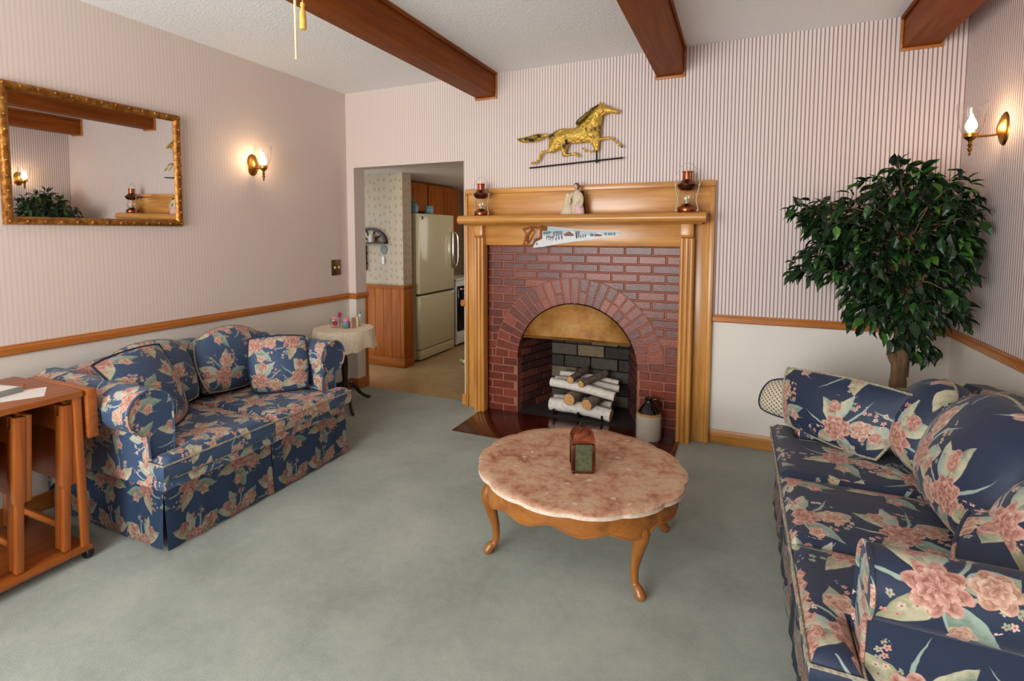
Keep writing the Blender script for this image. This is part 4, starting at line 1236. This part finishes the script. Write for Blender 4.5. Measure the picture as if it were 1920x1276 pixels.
    # back cushions
    for (ya, yb, zt, cr) in backs['cush']:
        b = mb()
        vbot, vtop, T = backs['vbot'], backs['vtop'], backs['T']
        args = [(X(vbot), ya, seat_z + .01), (X(vbot), yb, seat_z + .01), (X(vtop), yb - .01, zt), (X(vtop), ya + .01, zt)]
        ring, nr = pillow(b, *args, T, edge=.05, crown=cr, rc=.13, p=2.4, q=.6, uvoff=(ya * 1.3, ya))
        o = put('back_cushion', b, fab, t, ang=80, recalc=False)
        b = mb(); side = 1 if (nr.x * sgn) > 0 else -1
        tube(b, [p_ + nr * (0 if side > 0 else -.05) for p_ in ring + [ring[0]]], .005, 6, cap=False); put('piping', b, 'piping', o)
    return t

make_sofa(.905, 1, -2.185, -1.085, .87, 'fabric_love', [-2.185, -1.637, -1.085], 'loveseat',
          'two seat blue floral loveseat against the left wall', 'sofa',
          dict(frame_z=.66, crown=.05, vbot=.53, vtop=.66, T=.17, cush=[(-2.06, -1.645, .745, .015), (-1.635, -1.16, .725, .04)]), .095, .675, .048)
make_sofa(3.145, -1, -2.235, -.715, .84, 'fabric_sofa', [-2.235, -1.77, -1.30, -.715], 'sofa',
          'three seat navy floral sofa along the right wall', 'sofa',
          dict(frame_z=.68, crown=.06, vbot=.455, vtop=.575, T=.21, cush=[(-2.10, -1.795, .73, .02), (-1.785, -1.225, .745, .075), (-1.215, -.86, .70, .05)]), .075, .640, .085)

def throw(label, corners, T, fab, pipe, uvoff=(0, 0), group=None, rc=.08):
    c = sum((Vector(p_) for p_ in corners), Vector()) / 4
    corners = [c + (Vector(p_) - c) / (1 - rc) for p_ in corners]
    base = Vector((c.x, c.y, min(p_[2] for p_ in corners)))
    t = thing('throw_pillow', label, 'pillow', base, group)
    b = mb(); ring, nr = pillow(b, *corners, T, edge=.006, rc=rc, p=2.0, q=.7, uvoff=uvoff); put('cover', b, fab, t, ang=180, recalc=False)
    b = mb(); tube(b, ring + [ring[0]], .0055, 6, cap=False); put('piping', b, pipe, t)
throw('large blue floral throw pillow leaning in the near corner of the loveseat', [(.640, -1.99, .43), (.475, -1.79, .43), (.385, -1.86, .765), (.455, -2.205, .742)], .13, 'fabric_love', 'lining', (.03, .02))
throw('square blue floral throw pillow with bright blooms at the far end of the loveseat', [(.545, -1.452, .432), (.735, -1.245, .432), (.655, -1.175, .705), (.475, -1.415, .715)], .13, 'fabric_love', 'lining', (.46, .33))
throw('floral throw pillow with pale piping at the far end of the long sofa', [(3.205, -.765, .430), (3.490, -1.065, .425), (3.600, -1.070, .697), (3.205, -.725, .680)], .15, 'fabric_sofa', 'piping', (.2, .14))
throw('blue floral pillow tucked against the near arm of the long sofa', [(3.44, -2.045, .55), (3.70, -2.10, .47), (3.73, -1.93, .655), (3.52, -1.87, .615)], .11, 'fabric_sofa', 'fabric_sofa', (.5, .05))
throw('cream lattice patterned cushion on the far arm of the long sofa', [(3.105, -.660, .452), (3.33, -.76, .452), (3.33, -.68, .60), (3.145, -.635, .585)], .10, 'lattice', 'lining', rc=.2)

# ================================================================== DROP-LEAF CART WITH FOLDED CHAIRS
CY0, CY1, CX0, CX1, CT = -3.15, -2.326, .14, .628, .695
cr = thing('drop_leaf_cart', 'teak drop leaf table on casters storing folding chairs', 'table', ((CX0 + CX1) / 2, (CY0 + CY1) / 2, 0))
b = mb()
ptop = [(CX1 + .012, CY0), (CX1 + .012, CY1 - .005)] + [(CX0 + (CX1 - CX0 + .012) * (1 - s), CY1 - .005 + .012 * math.sin(PI * s) ) for s in [i / 10 for i in range(1, 10)]] + [(CX0, CY1 - .005), (CX0, CY0)]
prism(b, ptop, lambda a, c, d: (a, c, d), CT - .024, CT, .003); put('table_top', b, 'teak_y', cr)
b = mb(); box(b, .20, CX1 + .012, CY1 + .008, CY1 + .046, CT - .20, CT - .002, .006); put('drop_leaf', b, 'teak_x', cr)
for (xx, yy) in ((CX1 - .022, CY1 - .03), (CX0, CY1 - .03), (CX1 - .022, CY0 + .01), (CX0, CY0 + .01)):
    b = mb(); box(b, xx, xx + .022, yy, yy + .026, .045, CT - .025, .003); put('post', b, 'teak_z', cr)
b = mb(); box(b, CX0, CX1 + .004, CY0, CY1 + .004, .040, .062, .003); put('bottom_shelf', b, 'teak_y', cr)
b = mb(); box(b, CX0 + .004, CX0 + .018, CY0 + .037, CY1 - .031, .28, CT - .026, .003); put('back_panel', b, 'teak_y', cr)
b = mb(); box(b, CX1 - .10, CX1 - .025, CY1 - .035, CY1 + .002, CT - .045, CT - .026, .003); put('leaf_support', b, 'brass_dark', cr)
for (xx, yy) in ((CX1 - .02, CY1 - .005), (CX0 + .03, CY1 - .01), (CX1 - .02, CY0 + .03), (CX0 + .03, CY0 + .03)):
    b = mb(); m = Matrix.Rotation(PI / 2, 4, 'X').to_3x3().to_4x4()
    lathe(b, [(0, -.013), (.021, -.013), (.0245, -.009), (.0245, .009), (.021, .013), (0, .013)], (xx, yy, .0248), 18, m=m); tube(b, [(xx, yy, .02), (xx, yy, .041)], .006, 8); put('caster', b, 'rubber', cr)
for k, (yc, lab) in enumerate(((-2.405, 'folded teak chair stored in the cart, slot nearest the loveseat'), (-2.555, 'folded teak chair stored in the cart, second slot from the loveseat'), (-2.67, 'folded teak chair in the cart, third slot, cut off by the left photo edge'))):
    t = thing('folding_chair', lab, 'chair', (.38, yc, .063), 'folded chairs inside the cart')
    M0 = Matrix.Translation((0, yc, 0)) @ Matrix.Rotation(math.radians(-3.0), 4, 'X')
    for xx in (.585, .19):
        b = mb(); prism(b, [(-.018, .645), (-.018, .33), (-.013, .318), (-.013, .068), (.011, .068), (.011, .318), (.016, .33), (.016, .645)], lambda a, c, d: M0 @ Vector((xx + d, a, c)), 0, .030, .002); put('front_leg', b, 'teak_z', t)
        b = mb(); box(b, xx - .034, xx - .004, -.014, .008, .072, .60, .003, mat=M0); put('rear_leg', b, 'teak_z', t)
    b = mb(); box(b, .225, .612, .0165, .0365, .325, .648, .004, mat=M0); put('seat', b, 'teak_z', t)
    b = mb(); box(b, .225, .550, -.012, .004, .54, .64, .003, mat=M0); put('backrest', b, 'teak_x', t)
    b = mb(); box(b, .225, .550, -.008, .008, .15, .175, .003, mat=M0); put('stretcher', b, 'teak_x', t)
bk = thing('spiral_book', 'thick white book lying on the teak cart', 'book', (.40, -2.62, CT))
BM = Matrix.Translation((.372, -2.60, CT)) @ Matrix.Rotation(math.radians(12), 4, 'Z')
b = mb(); box(b, -.105, .105, -.14, .14, .0030, .019, .002, mat=BM); put('pages', b, 'paper', bk)
b = mb(); box(b, -.108, .108, -.143, .143, .019, .022, .001, mat=BM); box(b, -.108, .108, -.143, .143, .0005, .0030, .001, mat=BM); box(b, .1055, .110, -.143, .143, .0005, .022, .001, mat=BM); put('cover', b, 'grey_cover', bk)
b = mb(); box(b, -.10, .10, -.135, .135, .0222, .0232, mat=BM); put('front_sheet', b, 'paper', bk, smooth=False)
b = mb(); box(b, -.075, .075, -.105, .105, 0.0006, .0018, mat=Matrix.Translation((.475, -2.492, CT)) @ Matrix.Rotation(math.radians(-28), 4, 'Z'))
tag(put('paper_sheet', b, 'paper', base=(.475, -2.492, CT), smooth=False), 'loose white sheet of paper beside the book on the cart', 'paper')
b = mb(); tube(b, [(.36, -2.395, CT + .010), (.445, -2.452, CT + .010)], [.004, .006], 10); tag(put('marker_pen', b, 'orange', base=(.42, -2.43, CT)), 'orange marker lying on the paper on the cart', 'pen')

# ================================================================== CORNER TABLE WITH LACE CLOTH
ex, ey, ez, er = .285, -.405, .600, .215
et = thing('pedestal_table', 'dark pedestal table hidden under a lace cloth in the corner', 'table', (ex, ey, 0))
b = mb(); lathe(b, [(0, .0), (er, .0), (er + .004, .006), (er, .012), (0, .012)], (ex, ey, ez - .014), 40); put('table_top', b, 'dark_wood', et)
b = mb(); lathe(b, [(0, .12), (.03, .12), (.034, .16), (.02, .2), (.026, .32), (.018, .42), (.03, .5), (.06, .585), (0, .585)], (ex, ey, 0), 20); put('pedestal', b, 'dark_wood', et)
for k in range(3):
    a = -.65 + k * 2 * PI / 3; d = Vector((math.cos(a), math.sin(a), 0)); c = Vector((ex, ey, 0))
    b = mb(); tube(b, bez([c + d * .02 + Vector((0, 0, .17)), c + d * .08 + Vector((0, 0, .15)), c + d * .16 + Vector((0, 0, .06)), c + d * .235 + Vector((0, 0, .012)), c + d * .255 + Vector((0, 0, .014))], 5), [.018] * 5 + [.015] * 5 + [.012] * 5 + [.011] * 5 + [.008], 10); put('foot', b, 'dark_wood', et)
b = mb(); NC = 96
def cloth(i, j):
    a = 2 * PI * i / NC
    if j == 0: return (ex, ey, ez + .001)
    if j <= 3: r, z, wv_ = (er + .004) * j / 3, 0.001, 0
    else:
        f = (j - 3) / 7
        hem = .115 + .03 * abs(math.sin(2 * a + .3)) + .012 * abs(math.sin(10 * a))
        r, z, wv_ = er + .006 + .018 * f, -hem * f, .012 * f * math.sin(10 * a)
    return (ex + (r + wv_) * math.cos(a), ey + (r + wv_) * math.sin(a), ez + z)
grid(b, cloth, NC, 10, True); bmesh.ops.remove_doubles(b, verts=b.verts, dist=1e-5); bmesh.ops.solidify(b, geom=b.faces[:], thickness=-.002)
tag(put('tablecloth', b, 'lace', base=(ex, ey, ez), ang=60), 'cream lace edged cloth draped over the corner pedestal table', 'tablecloth')
ez += .0032
t = thing('glass_jar', 'glass jar with pink lid and red flower on the lace cloth', 'jar', (.214, -.421, ez))
b = mb(); lathe(b, [(0, .002), (.030, .002), (.036, .012), (.036, .062), (.030, .074)], (.214, -.421, ez), 24); put('jar_glass', b, 'glass', t)
b = mb(); lathe(b, [(0, 0), (.026, 0), (.026, .010), (0, .011)], (.214, -.421, ez + .072), 20); put('jar_lid', b, 'pink', t)
b = mb(); lathe(b, [(0, .012), (.016, .016), (.022, .03), (.015, .046), (0, .05)], (.214, -.421, ez), 16); put('red_flower', b, 'crimson', t)
b = mb()
for a in range(5): lathe(b, [(0, -.012), (.008, -.004), (.008, .004), (0, .012)], (.258 + .010 * math.cos(a * 1.26), -.415, ez + .096 + .012 * math.sin(a * 1.26)), 10)
tube(b, [(.258, -.412, ez), (.258, -.412, ez + .09)], .003, 8)
tag(put('silk_flower', b, 'magenta', base=(.258, -.412, ez)), 'magenta silk flower standing beside the pink lidded jar', 'flower')
t = thing('candle_jar', 'teal candle jar with pink top on the lace cloth', 'candle', (.305, -.402, ez))
b = mb(); lathe(b, [(0, 0), (.027, 0), (.031, .006), (.031, .040), (.026, .048), (0, .048)], (.305, -.402, ez), 22); put('jar', b, 'teal', t)
b = mb(); lathe(b, [(0, .048), (.022, .048), (.024, .062), (.012, .074), (0, .076)], (.305, -.402, ez), 18); put('candle_top', b, 'pink', t)
b = mb(); box(b, .348, .360, -.405, -.365, ez, ez + .078, .002); tag(put('small_box', b, 'salmon', base=(.354, -.385, ez)), 'narrow salmon pink box standing on the lace cloth', 'box')
b = mb(); lathe(b, [(0, 0), (.014, 0), (.014, .072), (.010, .076), (0, .077)], (.352, -.335, ez), 16); tag(put('pillar_candle', b, 'candle', base=(.352, -.335, ez)), 'cream pillar candle on the lace cloth', 'candle')
t = thing('spray_bottle', 'tall slim white bottle at the back of the lace cloth', 'bottle', (.340, -.285, ez))
b = mb(); lathe(b, [(0, 0), (.011, 0), (.011, .085), (.006, .092), (0, .092)], (.340, -.285, ez), 16); put('bottle_body', b, 'white', t)
b = mb(); lathe(b, [(0, .090), (.008, .091), (.0095, .102), (.006, .112), (0, .114)], (.340, -.285, ez), 14); put('bottle_cap', b, 'teal', t)

# ================================================================== FICUS TREE
px_, py_ = 3.715, -.42
pt = thing('potted_ficus', 'leafy green ficus tree standing in the corner behind the long sofa', 'plant', (px_, py_, 0))
b = mb(); lathe(b, [(0, 0), (.115, 0), (.125, .02), (.145, .24), (.152, .25), (.150, .27), (.135, .268), (.128, .235), (0, .235)], (px_, py_, 0), 30); pot = put('pot', b, 'wicker', pt)
b = mb(); lathe(b, [(0, .246), (.127, .236)], (px_, py_, 0), 24); put('soil', b, 'soil', pot)
b = mb()
tube(b, bez([(px_ + .01, py_, .23), (px_ - .012, py_, .45), (px_ - .016, py_, .62), (px_ - .01, py_ - .01, .74), (px_ - .015, py_, .90), (px_ + .01, py_, 1.06), (px_ - .03, py_, 1.25)], 5), [.036] * 10 + [.032] * 5 + [.028] * 5 + [.022] * 5 + [.017] * 5 + [.012], 12)
tube(b, bez([(px_ - .01, py_, .60), (px_ - .03, py_ - .012, .68), (px_ - .052, py_ - .016, .735)], 4), [.026] * 4 + [.022] * 4 + [.018], 10)
tube(b, bez([(px_ - .0, py_, .62), (px_ + .012, py_ + .02, .80), (px_ + .04, py_ + .02, 1.0), (px_ + .09, py_, 1.2)], 5), [.024] * 5 + [.020] * 5 + [.014] * 5 + [.010], 10)
put('trunk', b, 'trunk', pt)
BLOBS = [(3.671, 1.504, .138), (3.814, 1.475, .135), (3.571, 1.406, .168), (3.407, 1.382, .132), (3.741, 1.328, .227), (3.868, 1.352, .115), (3.468, 1.25, .171), (3.326, 1.409, .074), (3.358, 1.169, .113), (3.243, 1.432, .035), (3.601, 1.2, .208), (3.828, 1.179, .15), (3.921, 1.23, .068), (3.586, 1.043, .13), (3.755, 1.025, .153), (3.547, .936, .084), (3.699, .894, .117), (3.826, 1.004, .113), (3.744, .807, .077), (3.918, .934, .054), (3.798, .76, .041), (3.266, 1.126, .036), (3.93, 1.456, .038), (3.666, 1.607, .045), (3.768, 1.585, .044), (3.527, .882, .037)]
b = mb(); lay = b.loops.layers.color.new('tint'); uvl = b.loops.layers.uv['UVMap']
tw = mb(); r2 = random.Random(3)
ws = [q[2] ** 1.75 for q in BLOBS]
for n in range(2500):
    k = r2.choices(range(len(BLOBS)), ws)[0]; bx_, bz_, br_ = BLOBS[k]
    while True:
        o = Vector((r2.uniform(-1, 1), r2.uniform(-1, 1), r2.uniform(-1, 1)))
        if .25 < o.length < 1: break
    dep = min(br_ * 1.5, .20)
    c = Vector((bx_ + o.x * br_, py_ + o.y * dep, bz_ + o.z * br_))
    if c.x > 3.965: c.x = 3.965 - r2.random() * .03
    if c.y > -.05: c.y = -.05
    out_ = Vector((c.x - 3.68, c.y - py_, .25 * (c.z - 1.2)))
    d = (out_.normalized() * r2.uniform(.2, 1.) + Vector((r2.uniform(-.6, .6), r2.uniform(-.6, .6), r2.uniform(-1.3, .1)))).normalized()
    s = d.cross(Vector((r2.uniform(-.5, .5), r2.uniform(-.5, .5), 1))).normalized(); up = s.cross(d).normalized()
    L = r2.uniform(.050, .084); w_ = L * r2.uniform(.20, .27); fold = w_ * .35
    if (c + d * L).x > 4.0: continue
    pts = [c, c + d * L * .3 + s * w_ + up * fold, c + d * L * .62 + s * w_ * .8 + up * fold, c + d * L - up * L * .12, c + d * L * .62 - s * w_ * .8 + up * fold, c + d * L * .3 - s * w_ + up * fold]
    mid1, mid2 = c + d * L * .3, c + d * L * .62
    V = [b.verts.new(q) for q in pts + [mid1, mid2]]
    tone = min(1, max(0, r2.gauss(.42, .2))) if r2.random() > .08 else r2.uniform(.8, 1)
    for fs in ((0, 6, 1), (1, 6, 7, 2), (2, 7, 3), (0, 5, 6), (5, 4, 7, 6), (4, 3, 7)):
        f = b.faces.new([V[i] for i in fs])
        for l in f.loops: l[lay] = (tone, tone, tone, 1)
    if n % 22 == 0 and c.z > .8:
        q0 = Vector((3.70, py_, min(c.z - .05, 1.22))); tube(tw, bez([q0, q0.lerp(c, .5) + Vector((0, 0, .05)), c], 4), [.004] * 4 + [.0028] * 4 + [.0015], 4, cap=False)
o = put('foliage', b, 'leaf', pt, smooth=False, recalc=False); o['kind'] = 'stuff'
o = put('twigs', tw, 'trunk', pt); o['kind'] = 'stuff'

# ================================================================== CEILING FAN (above the frame; its pull cords hang into it)
fx, fy = 2.10, -2.60
cf = thing('ceiling_fan', 'ceiling fan whose pull cords dangle at the top edge', 'fan', (fx, fy, 2.45))
b = mb(); lathe(b, [(0, 2.449), (.07, 2.449), (.075, 2.43), (.05, 2.40), (.015, 2.39), (.015, 2.33), (.09, 2.32), (.12, 2.29), (.12, 2.24), (.09, 2.20), (.06, 2.19), (.06, 2.13), (.045, 2.11), (0, 2.11)], (fx, fy, 0), 30); put('motor_housing', b, 'brass', cf)
for k in range(4):
    a = k * PI / 2 + .78; m = Matrix.Translation((fx, fy, 2.235)) @ Matrix.Rotation(a, 4, 'Z') @ Matrix.Rotation(.2, 4, 'X')
    b = mb(); box(b, .17, .56, -.06, .06, -.004, .004, .003, mat=m); bl = put('blade', b, 'beam_x', cf)
    b = mb(); box(b, .10, .19, -.018, .018, .0045, .010, .002, mat=m); put('blade_bracket', b, 'brass', bl)
b = mb(); lathe(b, [(.04, 2.108), (.065, 2.09), (.080, 2.05), (.070, 2.01), (.04, 1.985), (0, 1.978)], (fx, fy, 0), 24); put('light_globe', b, 'globe', cf)
b = mb(); lathe(b, [(0, 0), (.0068, .001), (.0072, .020), (.0065, .036), (.0035, .046), (.0055, .050), (.0045, .056), (0, .058)], (2.106, -2.614, 1.750), 14); tube(b, [(2.106, -2.614, 1.806), (2.106, -2.614, 2.14)], .0012, 6); put('tassel_cord', b, 'tassel', cf)
b = mb(); tube(b, [(2.095, -2.625, 1.686), (2.095, -2.625, 1.79), (2.096, -2.622, 2.14)], [.0022, .0027, .0022], 8); put('pull_cord', b, 'cord', cf)

# ================================================================== KITCHEN BEYOND THE DOORWAY
KZ = 1.892
b = mb(); box(b, -1.6, 1.25, .135, 3.2, KZ, KZ + .05); struct('ceiling_kitchen', b, 'plaster', 'low kitchen ceiling', smooth=False)
b = mb(); box(b, -1.5, .03, .752, .90, 0, KZ); struct('wall_kitchen_partition', b, 'kitchen_paper', 'patterned kitchen wallpaper partition', smooth=False)
b = mb(); box(b, -1.6, -1.5, .135, 3.2, 0, KZ); struct('wall_kitchen_left', b, 'kitchen_paper', smooth=False)
b = mb(); box(b, -1.6, 1.25, 3.1, 3.2, 0, KZ); struct('wall_kitchen_end', b, 'kitchen_paper', smooth=False)
b = mb(); box(b, 1.20, 1.25, .135, 3.2, 0, KZ); struct('wall_kitchen_right', b, 'kitchen_paper', smooth=False)
b = mb(); box(b, -.68, -.60, .90, 3.2, 0, KZ); struct('wall_kitchen_units', b, 'kitchen_paper', smooth=False)
# wainscot of vertical boards
b = mb()
x = -1.5
while x < .04:
    xb = min(x + .098, .0395); box(b, x, xb, .738, .752, .0, .775, .003); x += .1
box(b, .0305, .040, .752, .90, 0, .775, .003)
struct('trim_9', b, 'cab_z', 'wood board wainscot in the kitchen')
b = mb(); box(b, -1.5, .052, .725, .7515, .775, .805, .004); box(b, .031, .052, .7515, .90, .775, .805, .004); struct('trim_10', b, 'cab_x')
b = mb(); box(b, -1.5, .048, .728, .7375, 0, .09, .003); box(b, .0405, .050, .7375, .90, 0, .09, .003); struct('baseboard_kitchen', b, 'cab_x')
# refrigerator
RX, RY0, RY1, RZ = .052, 1.005, 1.715, 1.512
fr = thing('refrigerator', 'almond two door refrigerator in the kitchen', 'refrigerator', (-.26, (RY0 + RY1) / 2, 0))
b = mb(); box(b, -.58, RX - .055, RY0 - .008, RY1 + .008, .012, RZ, .008); put('cabinet_body', b, 'fridge', fr)
b = mb(); box(b, RX - .050, RX, RY0, RY1, .692, RZ, .010); dr = put('upper_door', b, 'fridge', fr)
b = mb(); box(b, RX + .0005, RX + .003, RY0 + .045, RY0 + .075, 1.452, 1.482, .001); put('badge', b, 'black_glass', dr)
b = mb(); lathe(b, [(0, .004), (.02, .003), (.022, 0)], (RX, RY1 - .09, 1.36), 16, m=Matrix(((0, 0, 1), (0, 1, 0), (1, 0, 0))).to_4x4()); put('magnet', b, 'fridge', dr)
b = mb(); box(b, RX + .0005, RX + .026, RY1 - .062, RY1 - .026, .93, 1.33, .008); tube(b, bez([(RX + .01, RY1 - .012, .93), (RX + .05, RY1 - .006, .98), (RX + .056, RY1 - .004, 1.13), (RX + .05, RY1 - .006, 1.28), (RX + .01, RY1 - .012, 1.33)], 6), .009, 10); put('door_handle', b, 'chrome', dr)
b = mb(); box(b, RX - .050, RX, RY0, RY1, .118, .672, .010); put('freezer_door', b, 'fridge', fr)
b = mb(); box(b, RX - .052, RX - .012, RY0 + .004, RY1 - .004, .673, .691); put('gasket', b, 'fridge_dark', fr, smooth=False)
b = mb(); box(b, RX - .045, RX - .004, RY0 + .004, RY1 - .004, .015, .110, .006); put('kick_plate', b, 'fridge', fr)
b = mb(); lathe(b, [(0, 0), (.05, 0), (.062, .02), (.062, .07), (.052, .10), (.056, .104), (.02, .122), (.012, .135), (0, .138)], (-.07, 1.075, RZ + .0005), 22); tag(put('canister', b, 'teal', base=(-.07, 1.075, RZ)), 'blue grey lidded canister on top of the refrigerator, left', 'canister')
b = mb(); lathe(b, [(0, 0), (.04, 0), (.05, .02), (.05, .075), (.044, .085), (.046, .09), (0, .092)], (-.05, 1.36, RZ + .0005), 20); tag(put('crockery_jar', b, 'teal', base=(-.05, 1.36, RZ)), 'small blue crock on top of the refrigerator, near its middle', 'jar')
# wall cabinets above
for i, (ya, yb) in enumerate(((.93, 1.66), (1.668, 2.40))):
    t = thing('wall_cabinet', ['brown wall cabinet above the refrigerator', 'brown wall cabinet beyond the refrigerator'][i], 'cabinet', (-.42, (ya + yb) / 2, 1.56))
    zlo = 1.555 if i == 0 else 1.32
    b = mb(); box(b, -.598, -.27, ya, yb, zlo, KZ - .02, .002); put('carcass', b, 'cab_z', t)
    for k in range(2):
        y0, y1 = ya + .006 + k * (yb - ya) / 2, ya - .006 + (k + 1) * (yb - ya) / 2
        b = mb(); box(b, -.269, -.25, y0, y1, zlo + .01, KZ - .035, .004)
        box(b, -.2495, -.243, y0 + .05, y1 - .05, zlo + .06, KZ - .085, .005); d = put('door', b, 'cab_z', t)
        b = mb(); lathe(b, [(0, .016), (.008, .014), (.009, .008), (.004, .0), (0, 0)], (-.2495, (y1 - .025) if k == 0 else (y0 + .025), zlo + .04), 10, m=Matrix(((0, 0, 1), (0, 1, 0), (1, 0, 0))).to_4x4()); put('knob', b, 'brass_dark', d)
# stove
sv = thing('kitchen_stove', 'white stove with black oven door beyond the refrigerator', 'stove', (-.25, 2.10, 0))
b = mb(); box(b, -.58, .03, 1.80, 2.40, .02, .77, .005); put('stove_body', b, 'white', sv)
b = mb(); box(b, .0305, .055, 1.815, 2.385, .18, .70, .006); d = put('oven_door', b, 'black_glass', sv)
b = mb(); tube(b, [(.075, 1.85, .665), (.075, 2.35, .665)], .009, 8); box(b, .055, .075, 1.86, 1.88, .655, .675); box(b, .055, .075, 2.32, 2.34, .655, .675); put('oven_handle', b, 'chrome', d)
b = mb(); box(b, .0305, .05, 1.815, 2.385, .03, .17, .006); put('drawer', b, 'white', sv)
b = mb(); box(b, -.60, .05, 1.80, 2.40, .7705, .785, .003); put('cooktop', b, 'white', sv)
# decorations on the partition wall
t = thing('wall_shelf', 'dark half round fan shaped wall shelf in the kitchen', 'shelf', (-.33, .74, 1.215))
fan = [(-.55, 1.217)] + [(-.348 + .202 * math.cos(PI - PI * i / 20), 1.217 + .150 * math.sin(PI - PI * i / 20)) for i in range(21)]
rim = fan[1:] + [(-.348 + .165 * math.cos(PI * i / 20), 1.232 + .110 * math.sin(PI * i / 20)) for i in range(21)]
b = mb(); prism(b, rim, lambda a, c, d: (a, d, c), .722, .7515); put('arched_rim', b, 'dark_wood', t)
b = mb(); box(b, -.552, -.144, .69, .7515, 1.208, 1.226, .003); put('shelf_board', b, 'dark_wood', t)
b = mb()
for k in range(1, 5):
    a = PI * k / 5; tube(b, [(-.348, .742, 1.23), (-.348 + .175 * math.cos(a), .742, 1.232 + .118 * math.sin(a))], .006, 6)
put('fan_spokes', b, 'dark_wood', t)
b = mb(); lathe(b, [(0, 0), (.03, 0), (.034, .03), (.028, .075), (0, .078)], (-.30, .70, 1.2262), 16); tag(put('mug', b, 'crock', base=(-.30, .70, 1.226)), 'pale mug standing on the fan shaped shelf', 'mug')
t = thing('wall_plaque', 'round sage disc with a white tag on the kitchen wall', 'plaque', (-.195, .745, 1.15))
b = mb(); m = Matrix.Rotation(PI / 2, 4, 'X').to_3x3().to_4x4(); lathe(b, [(0, .008), (.040, .007), (.044, .001), (0, .001)], (-.195, .7515, 1.15), 24, m=m); put('disc', b, 'disc', t)
b = mb(); box(b, -.217, -.183, .742, .7505, 1.01, 1.085, .003); put('white_tag', b, 'paper', t)
b = mb()
for k in range(5): lathe(b, [(0, -.028), (.02, -.02), (.024, 0), (.018, .02), (0, .028)], (-.418 + .006 * (k % 2), .73, 1.165 - .05 * k), 10)
tag(put('wall_hanging', b, 'dark_wood', base=(-.418, .73, 1.0)), 'dark narrow hanging string at the doorway edge in the kitchen', 'decoration')
# small toy on the kitchen floor
t = thing('pet_toy', 'small white toy with lime green end on the kitchen floor', 'toy', (.55, 1.16, 0))
b = mb(); lathe(b, [(0, -.045), (.018, -.038), (.026, -.01), (.022, .02), (.010, .04), (0, .043)], (.52, 1.12, .027), 14, m=Matrix.Rotation(1.45, 4, 'Y').to_3x3().to_4x4()); put('toy_body', b, 'white', t)
b = mb(); lathe(b, [(0, -.02), (.016, -.014), (.02, 0), (.014, .016), (0, .02)], (.455, 1.135, .03), 12); put('toy_tip', b, 'green_plastic', t)
# switch box on the door edge of the mantel side
b = mb(); lathe(b, [(0, 0), (.012, .002), (.014, .01), (.008, .016), (0, .018)], (1.0995, .03, .86), 12, m=Matrix(((0, 0, -1), (0, 1, 0), (1, 0, 0))).to_4x4()); tag(put('door_knob', b, 'trim_x', base=(1.0995, .03, .86)), 'small wooden knob on the doorway edge beside the mantel', 'knob')
